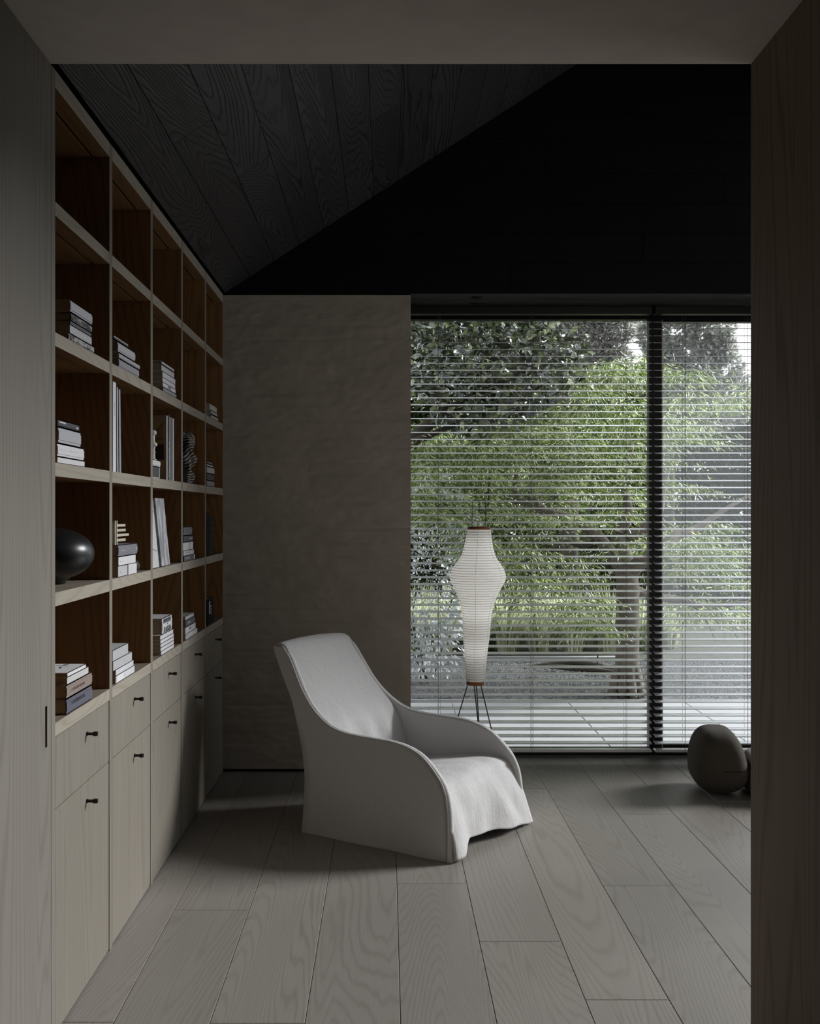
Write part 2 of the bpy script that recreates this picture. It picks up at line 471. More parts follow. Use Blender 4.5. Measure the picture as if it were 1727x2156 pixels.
def blind(x0, x1, cords, label):
    t = empty('venetian_blind', (x0, YBL, .06)); tag(t, label, 'blind')
    me = slat_mesh(x1 - x0); me.materials.append(M['slat'])
    for i in range(NS):
        link('slat', me, None, t, (0, 0, .052 + i * SP))
    ztop = .052 + NS * SP
    MB().box(0, x1 - x0, -.026, .026, ztop + .004, ztop + .05).build('headrail', M['metal'], t, bevel=.003)
    MB().box(0, x1 - x0, -.026, .026, 0, .016).build('bottom_rail', M['slat'], t, bevel=.003)
    for c in cords:
        mb = MB()
        for yy in (-.027, .027): mb.tube([(c - x0, yy, .0), (c - x0, yy, ztop + .01)], .0009, 5)
        mb.tube([(c - x0 + .012, 0, .0), (c - x0 + .012, 0, ztop + .01)], .0008, 5)
        mb.build('ladder_cord', M['cord'], t)
    return t
cx = lambda px: (px - 815) / F * YBL
blind(.06, cx(1371), [cx(923), cx(1119), cx(1316)], 'wide grey venetian blind in front of the left garden window, behind the paper lamp')
blind(cx(1378), 2.25, [cx(1440), 2.1], 'grey venetian blind right of the black mullion, behind the dark low chair')

# ================================================================== BOOKCASE
XB = -1.285
UP = [(YJ + .001, 2.918), (3.489, 3.524), (4.097, 4.133), (4.705, 4.741), (5.316, 5.352), (5.897, YB - .003)]
SH = [2.317, 1.9544, 1.5927, 1.2312, .8695]           # tops of the shelves; the last is the counter line
ST = .0380
bc = empty('bookcase', ((XW + XB) / 2, 4.4, 0)); tag(bc, 'tall built-in pale oak bookcase with a grid of open compartments along left wall', 'bookcase')
for a, b_ in UP:
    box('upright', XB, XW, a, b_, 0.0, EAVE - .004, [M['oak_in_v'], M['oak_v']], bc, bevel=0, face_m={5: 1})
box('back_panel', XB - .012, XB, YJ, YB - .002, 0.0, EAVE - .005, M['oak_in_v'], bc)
def shelf(a, b_, top, th, groove=True):
    c = Vector(((XW + XB) / 2, (a + b_) / 2, top - th / 2)); hx = (XW - XB) / 2; hy = (b_ - a) / 2 - .0005; hz = th / 2
    mb = MB()
    if groove:
        mb.box(hx - .052, hx, -hy, hy, -hz, hz, 0, {5: 1, 1: 2}); mb.box(-hx, hx - .063, -hy, hy, -hz, hz, 0, {1: 2}); mb.box(hx - .063, hx - .052, -hy, hy, -hz + .014, hz, 0, {1: 2})
    else:
        mb.box(-hx, hx, -hy, hy, -hz, hz, 0, {5: 1, 1: 2})
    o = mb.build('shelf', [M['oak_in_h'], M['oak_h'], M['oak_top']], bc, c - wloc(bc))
    if groove:
        MB().box(hx - .0625, hx - .0525, -hy, hy, -hz + .009, -hz + .0135).build('light_groove', M['void'], o)
for i in range(5):
    a, b_ = UP[i][1], UP[i + 1][0]
    for s in SH[:-1]: shelf(a, b_, s, ST)
    shelf(a, b_, SH[-1], ST, False)
    shelf(a, b_, EAVE - .004, .048)

# base cabinets: drawer above door, one bronze pull each
def knob(parent, y, z):
    r = empty('pull', Vector((XW, y, z)) - wloc(parent)); r.parent = parent
    mb = MB(); mb.box(.0, .004, -.006, .006, -.006, .006); mb.box(.004, .022, -.0045, .0045, -.004, .004); mb.box(.020, .034, -.006, .006, -.0065, .0065)
    o = mb.build('pull', M['bronze'], parent, Vector((XW, y, z)) - wloc(parent), bevel=.0012)
    bpy.data.objects.remove(r); return o
ordn = ['nearest', 'second nearest', 'middle', 'second farthest', 'farthest']
for i in range(5):
    a, b_ = UP[i][1], UP[i + 1][0]; g = .0085
    zt = SH[-1] - ST - .0025; zm = 1.45 - .8205
    cab = empty('base_cabinet', ((XW + XB) / 2, (a + b_) / 2, 0)); tag(cab, f'{ordn[i]} pale oak base cabinet with one drawer over a tall door, under the bookcase', 'cabinet', 'base cabinets under the bookcase')
    cm = MB(); hx = (XW - XB) / 2; hy = (b_ - a) / 2
    cm.box(-hx + .005, -hx + .02, -hy + .004, hy - .004, .012, zt); cm.box(-hx + .02, hx - .03, -hy + .001, -hy + .016, .012, zt); cm.box(-hx + .02, hx - .03, hy - .016, hy - .001, .012, zt)
    cm.box(-hx + .02, hx - .03, -hy + .016, hy - .016, .012, .03); cm.box(-hx + .02, hx - .03, -hy + .016, hy - .016, zm - .012, zm - .002)
    cm.box(hx - .03, hx - .003, hy - .0080, hy - .0006, .010, zt)  # black strip in the door gap, standing in for its shade
    cm.build('body', M['void'], cab)
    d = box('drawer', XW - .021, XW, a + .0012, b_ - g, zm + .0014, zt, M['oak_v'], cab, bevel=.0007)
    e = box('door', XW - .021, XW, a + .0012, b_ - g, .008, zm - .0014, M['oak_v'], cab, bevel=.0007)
    yk = (a + b_) / 2 + .02
    knob(d, yk, 1.45 - .674); knob(e, yk, 1.45 - .880)

# ================================================================== BOOKS
BM = {}
def bmat(c, nz=.05):
    k = tuple(round(x, 3) for x in c) + (nz,)
    if k not in BM: BM[k] = plain('book_cloth', c, .6, 0, .3, nz, 60)
    return BM[k]
WHITE = (.66, .65, .66); LIGHT = (.50, .50, .51); MID = (.30, .30, .32); SLATE = (.12, .12, .14); DARK = (.045, .043, .045); BROWN = (.27, .21, .18); CREAM = (.55, .53, .46); GREEN = (.03, .04, .025)
M['pages'] = plain('book_pages', (.42, .34, .25), .9, 0, .1, .15, 90)
M['ink'] = plain('printing_ink', (.02, .02, .022), .7)
M['ink_pale'] = plain('pale_print', (.62, .62, .64), .7)

def mottled(name, c1, c2, scale, stretch):
    m, n, b, _ = newmat(name)
    v = objcoord(n); f = noise(n, mapping(n, v, stretch), scale, 3, .6)
    r = n.nodes.new('ShaderNodeValToRGB'); n.links.new(f, r.inputs[0])
    r.color_ramp.elements[0].position = .46; r.color_ramp.elements[0].color = (*c1, 1)
    r.color_ramp.elements[1].position = .54; r.color_ramp.elements[1].color = (*c2, 1)
    n.links.new(r.outputs[0], b.inputs['Base Color']); b.inputs['Roughness'].default_value = .5
    return m
M['jacket_photo'] = mottled('photo_jacket', (.03, .03, .032), (.30, .30, .30), 30, (1, 1, 3))
M['jacket_bw'] = mottled('black_white_jacket', (.035, .03, .03), (.42, .41, .40), 45, (1, 1, 1.5))

ROWN = {1: 'second row', 2: 'third row', 3: 'fourth row', 4: 'lowest row'}
COLN = {0: 'nearest column', 1: 'second column', 2: 'third column', 3: 'fourth column', 4: 'farthest column'}
def y_of(px): return F * .925 / (815 - px)
class Shelf: pass

def make_book(T, L, D, mat, up=False, soft=False, pages=None):
    """flat: spine at +x, length along y, thickness z.  up: thickness along y, length z"""
    def mp(x0, x1, l0, l1, t0, t1): return (x0, x1, t0, t1, l0, l1) if up else (x0, x1, l0, l1, t0, t1)
    bt = .0012 if soft else .0025; ov = .0005 if soft else .003
    lo, hi = (0, L) if up else (-L / 2, L / 2); t0, t1 = (-T / 2, T / 2) if up else (0, T)
    c = MB()
    c.box(*mp(-D / 2, D / 2, lo, hi, t0, t0 + bt)); c.box(*mp(-D / 2, D / 2, lo, hi, t1 - bt, t1))
    # slightly rounded spine, made of three strips
    for (a, b_, dx) in ((0, .22, .0), (.22, .78, .0018), (.78, 1, .0)):
        c.box(*mp(D / 2 - .003, D / 2 + (0 if soft else dx), lo, hi, t0 + a * T, t0 + b_ * T))
    p = MB().box(*mp(-D / 2 + ov, D / 2 - .003, lo + ov, hi - ov, t0 + bt, t1 - bt))
    return c, p

book_n = 0
def book(T, L, D, loc, mat, label, up=False, soft=False, rot=None, pages=None, group=None, marks=None):
    c, p = make_book(T, L, D, mat, up, soft)
    r = empty('book', loc); tag(r, label, 'book', group)
    if rot: r.rotation_euler = rot
    c.build('cover', mat if not isinstance(mat, tuple) else bmat(mat), r)
    p.build('pages', pages or M['pages'], r)
    if marks:   # flat print on the spine: (l0,l1,t0,t1,material) as fractions of the spine
        for mi_, (l0, l1, q0, q1, mm) in enumerate(marks):
            x = D / 2 + (.0004 if soft else .0020) + .00025 * min(mi_, 4)
            if up: MB().box(x - .0003, x + .0004, -T / 2 + q0 * T, -T / 2 + q1 * T, l0 * L, l1 * L).build('spine_print', mm, r)
            else: MB().box(x - .0003, x + .0004, -L / 2 + l0 * L, -L / 2 + l1 * L, q0 * T, q1 * T).build('spine_print', mm, r)
    return r
POSN = ['topmost', 'second from top', 'third from top', 'fourth from top', 'fifth from top', 'sixth from top', 'seventh from top']
def glyphs(l0, l1, q0, q1, n, mm, seed=0):
    r = random.Random(seed); o = []; s = (l1 - l0) / n
    for i in range(n):
        a = l0 + i * s
        o.append((a, a + s * .34, q0, q1, mm))
        if r.random() < .7: o.append((a + s * .34, a + s * .72, q0 + (q1 - q0) * r.choice([0, .4, .75]), q0 + (q1 - q0) * r.choice([.25, .6, 1.0]), mm))
    return o
def stack(row, col, items, xs=-.925):
    """items bottom to top: (px_near, px_far, thickness, depth, colour, look, soft, marks)"""
    z = SH[row] + .0008; n = len(items)
    for i, it in enumerate(items):
        pn, pf, T, D, c, look = it[:6]; soft = it[6] if len(it) > 6 else False; mk = it[7] if len(it) > 7 else None
        ya, yb = max(y_of(pn), UP[col][1] + .004), y_of(pf)
        pos = POSN[n - 1 - i] if i else 'bottom'
        lab = f'{look}, {pos} in stack, {COLN[col]}, {ROWN[row]}'
        book(T, yb - ya, D, (xs - D / 2, (ya + yb) / 2, z), c, lab, False, soft, None, None, f'stacked books, {COLN[col]}, {ROWN[row]}', mk)
        z += T + .0004
    return z
q2 = lambda X: 90 + X / 4.3175
IK, PK = M['ink'], M['ink_pale']
# row 1 (second row of compartments from the top)
stack(1, 0, [(144, 197, .022, .24, M['jacket_bw'], 'book in a black and white printed jacket'),
             (147.2, 193, .025, .24, LIGHT, 'plain light grey rounded book', True),
             (148, 192, .012, .23, SLATE, 'thin dark charcoal book', True),
             (149, 192.5, .024, .23, M['jacket_photo'], 'dark photographic jacket book'),
             (147.5, 193.3, .036, .24, (.46, .46, .49), 'thick pale grey linen book')])
z = stack(1, 1, [(249.6, 292, .031, .24, MID, 'mid grey cloth box book'), (249.6, 293.5, .020, .24, (.40, .40, .42), 'grey book with dark board edges'),
             (247.8, 284, .035, .22, (.46, .45, .46), 'thick light grey book'), (238.5, 268.5, .010, .20, (.09, .085, .08), 'thin dark book with pale edge', False, [(0, 1, .75, 1, PK)])])
stack(1, 2, [(343, 370.5, .020, .24, MID, 'mid grey book'), (343, 369.8, .0185, .24, WHITE, 'white book with small dark lettering', True, [(.38, .62, .55, .75, IK), (.42, .6, .25, .4, IK)]),
             (342.5, 369, .019, .24, WHITE, 'white paperback with faint print', True, [(.1, .3, .5, .62, PK)]), (342.5, 369.2, .024, .25, (.60, .60, .63), 'thick white rounded book', True),
             (340, 367, .024, .24, LIGHT, 'light grey book', True), (339.7, 366, .017, .23, LIGHT, 'pale book with a grey band', False, [(0, 1, .05, .22, IK)])])
book(.014, .235, .22, (-.93 - .11, 4.763, SH[1] + .0005), WHITE, 'slim white book standing upright against the divider, fourth column, second row', True, True)
book(.012, .19, .20, (-.95 - .10, 5.388, SH[1] + .0005), SLATE, 'dark book leaning left, farthest column, second row', True, True, (R(-6), 0, 0))
book(.008, .17, .20, (-.94 - .10, 5.420, SH[1] + .0005), (.30, .29, .26), 'thin grey book leaning beside the small stack, farthest column, second row', True, True, (R(-5), 0, 0))
stack(1, 4, [(444.5, 458.8, .018, .2, LIGHT, 'light grey book'), (444, 457, .022, .2, LIGHT, 'light book with dark lower edge', False, [(0, 1, 0, .2, IK)]), (442, 456.5, .030, .2, CREAM, 'cream book', True)])
# row 2 (third row)
stack(2, 0, [(121.2, 178, .017, .24, WHITE, 'slim white book', True), (120.6, 176, .038, .24, WHITE, 'thick white book with faint print', False, [(.1, .25, .5, .6, PK), (.45, .7, .55, .65, PK)]),
             (122.6, 169.4, .046, .22, (.43, .43, .45), 'thick light grey cloth book'), (120.4, 166, .021, .22, (.07, .07, .08), 'black book with small pale lettering', False, [(.08, .35, .55, .75, PK), (.84, .92, .3, .55, PK)])])
book(.043, .305, .24, (-.927 - .12, 3.576, SH[2] + .0005), WHITE, 'tall thick white book standing upright beside the divider, second column, third row', True, True, None, None, None, [(.62, .78, .55, .68, MID and PK)])
book(.014, .292, .23, (-.927 - .115, 3.622, SH[2] + .0005), (.60, .61, .64), 'tall thin white book between white and grey ones, second column, third row', True, True, (R(1.6), 0, 0))
book(.026, .288, .23, (-.927 - .115, 3.655, SH[2] + .0005), (.30, .31, .33), 'tall grey book leaning on its white neighbours, second column, third row', True, True, (R(2.4), 0, 0))
# third column: dark box, white book on it, candlestick, tall art books
zc = SH[2] + .0006
bxr = empty('storage_box', (-.93 - .10, 4.225, zc)); tag(bxr, 'dark grey box with pale corner edges under a white book, third column, third row', 'box')
MB().box(-.10, .10, -.075, .075, 0, .046).build('body', bmat((.075, .07, .075)), bxr, bevel=.002)
MB().box(.1, .1008, .066, .076, 0, .046).box(.1, .1008, -.076, .076, 0, .004).build('edge_trim', bmat(LIGHT), bxr)
book(.027, .165, .2, (-.93 - .1, 4.226, zc + .0465), WHITE, 'white book lying on the dark box, third column, third row', False, False, None, None, None, [(.6, .61, 0, 1, PK), (.1, .5, .5, .6, PK)])
cs = MB(); pr = [(.017, 0), (.018, .006), (.012, .010), (.011, .03), (.013, .036), (.010, .042), (.012, .058), (.0185, .062), (.0195, .072), (.012, .078), (.010, .082), (.0105, .105), (.0135, .108), (.0165, .113), (.016, .122), (.008, .127)]
pr = [tuple(p) for p in catmull(pr, 4)]
cso = cs.lathe(pr, 28).build('candlestick', plain('white_plaster', (.66, .65, .62), .7), None, (-.965, 4.345 - .02, zc + .0740))
tag(cso, 'white turned candlestick standing on the white book, third column, third row', 'candlestick')
M['print_brown'] = plain('sepia_print', (.26, .20, .13), .6, 0, .3, .15, 20)
M['print_tan'] = plain('sepia_print_pale', (.33, .22, .09), .6, 0, .3, .15, 20)
M['print_dark'] = plain('sepia_print_dark', (.04, .02, .012), .6, 0, .3, .15, 20)
ys_ = [(4.445, .022, .272, WHITE, 'tall white book with a staircase photograph on its cover, third column, third row', None),
       (4.478, .030, .278, (.05, .05, .055), 'tall black book with small pale lettering beside the staircase book, third column, third row', glyphs(.05, .6, .35, .65, 24, PK, 3)),
       (4.505, .018, .272, WHITE, 'slim tall white book with dotted spine, third column, third row', None),
       (4.538, .034, .272, (.16, .17, .165), 'tall dark grey green book second from the right, third column, third row', None),
       (4.575, .030, .272, (.58, .56, .60), 'tall pale book on the right end, third column, third row', None)]
for y, T, L, c, lab, mk in ys_:
    b_ = book(T, L, .235, (-.93 - .1175, y, zc), c, lab, True, True, None, None, None, mk)
    if 'staircase' in lab and 'white' in lab:
        yf = -T / 2 - .0006
        mb = MB()
        mb.box(-.117, .117, yf - .0002, yf + .0006, .001, L - .001, 0)
        mb.box(-.112, .107, yf - .0008, yf, .03, L - .028, 1)
        mb.box(-.112, .107, yf - .0012, yf, .085, .150, 2)
        arc = lambda x: .196 + .046 * max(0, (x - .03) / .077) ** 2.4
        mb.tube([(.0 + .107 * q / 16, yf - .0012, arc(.107 * q / 16)) for q in range(17)], .0016, 5, 2)
        for q in range(14):
            x = .004 + .0075 * q
            mb.box(x, x + .0016, yf - .0014, yf, .14, arc(x), 2)
        mb.box(-.112, .107, yf - .0014, yf, .172, .1742, 2)
        mb.build('cover_print', [M['print_brown'], M['print_tan'], M['print_dark']], b_)
stack(2, 4, [(435.6, 451, .030, .2, MID, 'grey book'), (435.6, 450.6, .036, .2, (.10, .11, .115), 'dark slate book'), (435.6, 451, .034, .2, LIGHT, 'light grey book'), (435.6, 448, .014, .2, LIGHT, 'thin pale book'), (435.6, 446, .012, .2, MID, 'thin grey book')])
def ridged():
    m, n, b, _ = newmat('ridged_glaze')
    g = n.nodes.new('ShaderNodeNewGeometry'); r = n.nodes.new('ShaderNodeValToRGB'); n.links.new(g.outputs['Pointiness'], r.inputs[0])
    r.color_ramp.elements[0].position = .505; r.color_ramp.elements[0].color = (.012, .011, .009, 1)
    r.color_ramp.elements[1].position = .56; r.color_ramp.elements[1].color = (.50, .48, .42, 1)
    n.links.new(r.outputs[0], b.inputs['Base Color']); b.inputs['Roughness'].default_value = .35; return m
# sculpture
def sculpture(loc):
    v = []; f = []; n = 96; m = 150; H = .245
    for j in range(m + 1):
        t = j / m; z = t * H
        for i in range(n):
            a = 2 * math.pi * i / n
            lob = .030 + .016 * abs(math.sin(t * 9.6 + .35)) + .010 * math.sin(3 * a + t * 14) * (.3 + t * .6) + .014 * mnoise.noise(Vector((math.cos(a) * 1.6, math.sin(a) * 1.6, t * 5)))
            lob *= (1 - max(0, (t - .9) / .1) ** 2) ** .5 if t > .9 else 1
            rr = max(.0015, lob + .0022 * math.sin(95 * (t * 1.35 + .075 * math.cos(a + t * 5) * 1.6)) * (1 if t < .96 else 0))
            v.append((rr * math.cos(a), rr * .9 * math.sin(a), z))
    for j in range(m):
        for i in range(n): f.append((j * n + i, j * n + (i + 1) % n, (j + 1) * n + (i + 1) % n, (j + 1) * n + i))
    f += [tuple(range(n))[::-1], tuple(m * n + k for k in range(n))]
    return MB().add(v, f, 0, True).build('sculpture', ridged(), None, loc)
sc_ = sculpture((-.955, 5.0 - .04, SH[2] + .0005)); tag(sc_, 'dark ridged twisting abstract sculpture standing in the fourth column, third row', 'sculpture')
# row 3 (fourth row)
vz = SH[3] + .0006
vprof = [(.030, 0), (.034, .003), (.034, .010), (.040, .014)] + [(.120 * math.sin(R(a)), .094 - .080 * math.cos(R(a))) for a in range(24, 171, 7)] + [(.016, .1745), (.013, .171), (.012, .160)]
vs = MB().lathe(vprof, 64).build('vase', plain('black_burnished_clay', (.012, .0115, .012), .33, 0, .5, .1, 12), None, (-1.035, 3.275, vz))
tag(vs, 'round black burnished vase on a small foot, nearest column, fourth row', 'vase')
zt = stack(3, 1, [(249, 287.5, .038, .2, LIGHT, 'two-tone book, grey label half and white half', True, [(.5, 1, .02, .98, bmat(WHITE)), (.49, .52, 0, 1, IK), (.66, .8, .35, .8, PK), (.1, .4, .4, .46, MID and PK)]),
                  (249.7, 285.5, .031, .2, WHITE, 'white book with faint print', True, [(.1, .3, .4, .55, PK)]), (248.6, 288.5, .041, .21, (.19, .19, .215), 'thick slate grey book under the slatted wooden piece', False, [(.1, .35, .45, .55, MID and bmat((.3, .3, .33))), (.93, .95, .4, .65, PK)])])
pb = bmesh.new(); bmesh.ops.create_icosphere(pb, subdivisions=3, radius=.03)
for v_ in pb.verts: v_.co *= 1 + .14 * mnoise.noise(v_.co * 45); v_.co.z *= .8
me = bpy.data.meshes.new('stone'); pb.to_mesh(me); pb.free()
st = link('stone', me, plain('dark_rough_stone', (.03, .028, .027), .7, 0, .3, .3, 80, .4), None, (-.955, 3.945, vz + .0235)); tag(st, 'small dark rough stone behind the book stack, second column, fourth row', 'stone')
# slatted wooden piece on the stack
wp = empty('wooden_sculpture', (-.938, 3.602, zt + .0006)); tag(wp, 'pale slatted wooden sculpture of crossed bars on the grey book, second column, fourth row', 'sculpture')
M['ash'] = wood('pale_ash', (.50, .47, .39), (.36, .33, .26), 1, 12, .4, .5, .55, .05, .2, .05)
for dy in (-.017, .007): MB().box(.002, .010, dy, dy + .011, 0, .083).build('post', M['ash'], wp)
for i, L1 in enumerate((.163, .21, .165, .160)):
    z_ = .010 + i * .0172
    MB().box(-.009, .002, -.070, -.035, z_, z_ + .0088).box(-.009, .002, .005, L1, z_, z_ + .0088).box(-.009, -.004, -.035, .005, z_ + .002, z_ + .007).build('slat', M['ash'], wp)
# face-out leaning panels
M['marble_w'] = mottled('white_veined_panel', (.60, .60, .61), (.64, .64, .65), 8, (1, 1, 1))
M['dapple'] = mottled('grey_dappled_panel', (.30, .30, .325), (.58, .58, .60), 14, (1, 1.6, .55))
for (ya, yb, L, mt, lab) in ((4.142, 4.286, .292, 'marble_w', 'white panel with a thin grey vein leaning in the third column, fourth row'), (4.334, 4.500, .285, 'dapple', 'grey and white dappled panel leaning in the third column, fourth row')):
    r = empty('art_panel', (-.928, (ya + yb) / 2, vz)); tag(r, lab, 'panel', 'leaning panels, third column, fourth row'); r.rotation_euler = (0, R(-5.5), 0)
    MB().box(-.022, 0, -(yb - ya) / 2, (yb - ya) / 2, .0022, L).build('board', M[mt], r, bevel=.0008)
    MB().box(-.0235, -.0222, -(yb - ya) / 2 + .002, (yb - ya) / 2 - .002, .004, L - .002).build('backing', M['ink'], r)
    if mt == 'marble_w':
        mb = MB()
        for zz, am in ((.075, .006), (.225, -.008)):
            mb.tube([(.0004, -(yb - ya) / 2 + (yb - ya) * t / 8, zz + am * math.sin(t * .8)) for t in range(9)], .0018, 5)
        mb.build('vein', bmat(MID), r)
stack(3, 3, [(388, 411, .026, .2, (.16, .16, .18), 'dark grey book with a white tab', True, [(.86, .97, .1, .9, PK), (.1, .5, .5, .6, PK)]), (386.5, 408.5, .023, .2, (.58, .58, .61), 'pale rounded book', True, [(.2, .6, .5, .6, bmat(MID))]),
             (385.6, 406.8, .038, .2, WHITE, 'white book split by a vertical line', True, [(.58, .6, 0, 1, IK), (.15, .45, .45, .52, PK)]), (385.8, 406, .030, .2, (.10, .10, .115), 'dark book with white lettering', False, glyphs(.58, .9, .4, .65, 5, bmat(WHITE), 2)), (385.6, 404, .040, .2, (.17, .17, .185), 'thick slate book')])
book(.115, .225, .2, (-.94 - .1, 5.505, vz), (.012, .012, .012), 'thick black book standing upright, farthest column, fourth row', True)
b_ = book(.185, .205, .18, (-.95 - .09, 5.675, vz), GREEN, 'dark green box-shaped volume with dotted spine, farthest column, fourth row', True, False)
mb = MB()
for i in range(6):
    for j in range(2): mb.box(.0905, .0922, -.045 + .06 * j, -.02 + .06 * j, .02 + .032 * i, .034 + .032 * i)
mb.build('spine_print', M['ink'], b_)
# row 4 (lowest row, on the counter)
q4 = lambda X: 80 + X / 4.146
stack(4, 0, [(139.8, 192.9, .045, .27, (.105, .105, .135), 'thick dark slate book with blind lettering', False, glyphs(.15, .7, .5, .72, 12, bmat((.07, .07, .085)), 5)),
             (139.6, 192.9, .040, .27, (.25, .195, .175), 'thick taupe brown book', False, glyphs(.15, .7, .4, .6, 12, bmat((.19, .14, .125)), 6)),
             (141.5, 186.1, .021, .25, (.52, .53, .51), 'pale grey paperback', True), (142.2, 180.8, .012, .25, WHITE, 'white book with black brush marks on its cover', True)])
ctop = SH[4] + .045 + .040 + .021 + .012 + .0035
bl = MB(); r_ = random.Random(4)
yc = (y_of(142.2) + y_of(180.8)) / 2
for i in range(16):
    a = r_.uniform(0, 6.28); px, py = r_.uniform(-.11, .09), r_.uniform(-.085, .085); l = r_.uniform(.008, .02); ww = r_.uniform(.002, .005)
    c_, s_ = math.cos(a), math.sin(a)
    pts = [(-l, 0), (-l * .3, ww), (l, ww * .4), (l * .4, -ww)]
    vv = [(px + x * c_ - y * s_, py + x * s_ + y * c_, zz) for zz in (0, .0003) for x, y in pts]
    bl.add(vv, [(0, 1, 2, 3), (7, 6, 5, 4), (0, 4, 5, 1), (1, 5, 6, 2), (2, 6, 7, 3), (3, 7, 4, 0)])
topbook = [o for o in COL.objects if o.name.startswith('book') and 'brush marks' in str(o.get('label', ''))][0]
bl.build('cover_print', M['ink'], topbook, (0, 0, .0121), fix=True)
stack(4, 1, [(244, 283.3, .026, .22, (.58, .58, .60), 'white book with a pale label, dark pages', True, [(.04, .4, .1, .9, bmat((.70, .70, .71))), (.45, .8, .4, .6, PK)]), (244, 281, .021, .22, (.57, .57, .58), 'slim pale book with faint print', True, [(.2, .5, .4, .6, PK)]),
             (238.5, 277.8, .033, .22, (.44, .44, .45), 'light grey book', True), (237.5, 269.8, .037, .22, (.42, .43, .43), 'thick grey green book', True)])
z5 = stack(4, 2, [(339.6, 366.2, .0155, .22, WHITE, 'slim white paperback', True), (338.5, 366.2, .0155, .22, WHITE, 'slim white paperback', True), (338.2, 366, .0155, .22, (.64, .63, .66), 'slim white paperback', True),
             (338, 365.6, .0155, .22, WHITE, 'slim white paperback', True), (337.6, 364.6, .019, .22, (.64, .63, .66), 'white paperback', True),
             (341, 361.5, .066, .2, (.62, .62, .64), 'thick white book with bold black lettering', False)])
# lettering on the thick white book
tb = [o for o in COL.objects if 'bold black lettering' in str(o.get('label', ''))][0]
def lettering(txt, size, parent, loc, sx=1.0, sy=1.0):
    cu = bpy.data.curves.new('lettering', 'FONT'); cu.body = txt; cu.size = size; cu.extrude = .0003; cu.align_x = 'CENTER'; cu.resolution_u = 2; cu.offset = size * .02
    t = bpy.data.objects.new('tmp', cu); COL.objects.link(t)
    dg = bpy.context.evaluated_depsgraph_get(); me = bpy.data.meshes.new_from_object(t.evaluated_get(dg))
    bpy.data.objects.remove(t)
    me.transform(Matrix.Diagonal((sx, sy, 1, 1)))
    me.transform(Matrix(((0, 0, 1, 0), (1, 0, 0, 0), (0, 1, 0, 0), (0, 0, 0, 1))))
    return link('lettering', me, M['ink'], parent, loc)
lettering('ED RUSCHA', .026, tb, (.1022, .0, .006), 1.02, 1.15)
mb = MB(); r_ = random.Random(9)
for i in range(8):
    y = -.075 + i * .0185
    mb.box(.1019, .1024, y, y + .005, .043, .061); mb.box(.1019, .1024, y + .008, y + .012, .043, .061)
    zz = r_.choice([.043, .05, .057]); mb.box(.1019, .1024, y + .005, y + .008, zz, zz + .004)
mb.box(.1019, .1024, -.006, .006, .034, .039)
mb.build('spine_print', M['ink'], tb)
stack(4, 3, [(391, 415.5, .026, .2, WHITE, 'white book with a faint line', True, [(.05, .2, .6, .66, IK)]), (390.5, 412, .031, .2, WHITE, 'white book with a small emblem', True, [(.35, .55, .4, .75, bmat(MID))]),
             (390.4, 409.7, .032, .2, (.13, .13, .155), 'dark slate book with pale lettering', False, [(.25, .45, .6, .68, PK), (.25, .42, .42, .5, PK)]), (390.6, 408, .018, .2, (.52, .53, .54), 'slim light grey book', True)])
b_ = book(.19, .135, .2, (-.935 - .1, 5.565, SH[4] + .0006), (.010, .011, .013), 'black book with white bar lettering standing in the farthest column, lowest row', True)
mb = MB()
mb.box(.1015, .1026, -.052, -.042, .055, .12); mb.box(.1015, .1026, -.028, -.018, .055, .12); mb.box(.1015, .1026, -.018, .03, .088, .094)
for i in range(4): mb.box(.1015, .1026, -.005, .02, .05 + .009 * i, .053 + .009 * i)
mb.build('spine_print', bmat(WHITE), b_)

# ================================================================== ARMCHAIR
def linen(name, c, bs=.5, sheen=.2):
    m, n, b, _ = newmat(name)
    v = objcoord(n, False)
    f1 = noise(n, mapping(n, v, (1, 1, .45)), 120, 4, .65); f2 = noise(n, mapping(n, v, (1, 1, .35)), 26, 3, .6); f3 = noise(n, v, 420, 2, .6)
    h = math_(n, 'ADD', math_(n, 'ADD', math_(n, 'MULTIPLY', f1, .6), math_(n, 'MULTIPLY', f2, 1.0)), math_(n, 'MULTIPLY', f3, .25))
    n.links.new(mixc(n, f1, tuple(x * .9 for x in c), tuple(x * 1.06 for x in c)), b.inputs['Base Color'])
    b.inputs['Roughness'].default_value = .95; b.inputs['Specular IOR Level'].default_value = .1
    b.inputs['Sheen Weight'].default_value = sheen; b.inputs['Sheen Roughness'].default_value = .5
    bump(n, b, h, bs, .004)
    return m
M['linen'] = linen('off_white_linen', (.57, .56, .55), .9)
CX, CY = -.396, 4.79; CANG = math.atan2(-.547, .837)
chair = empty('armchair', (CX, CY, 0), CANG); tag(chair, 'white linen slipcovered armchair with high curved back, standing in the middle of the floor', 'armchair')
RIM = [(-.228, .818), (-.200, .832), (-.168, .817), (-.155, .800), (-.129, .774), (-.077, .692), (-.031, .623), (.03, .557), (.108, .502), (.18, .475), (.27, .463), (.396, .460), (.478, .457), (.559, .443), (.633, .411), (.70, .352), (.741, .298), (.762, .23), (.772, .12), (.775, .0)]
BACK = [(.007, 0), (.014, .138), (.014, .26), (-.016, .387), (-.056, .499), (-.10, .595), (-.17, .71), (-.228, .818)]
CW = .71
def lean(h): return np.interp(h, [0, .25, .46, .6, .85], [0, .014, .036, .058, .092])
rim = catmull(RIM, 6); bk = catmull(BACK, 6)
rim_desc = [(p[0], p[1]) for p in rim]
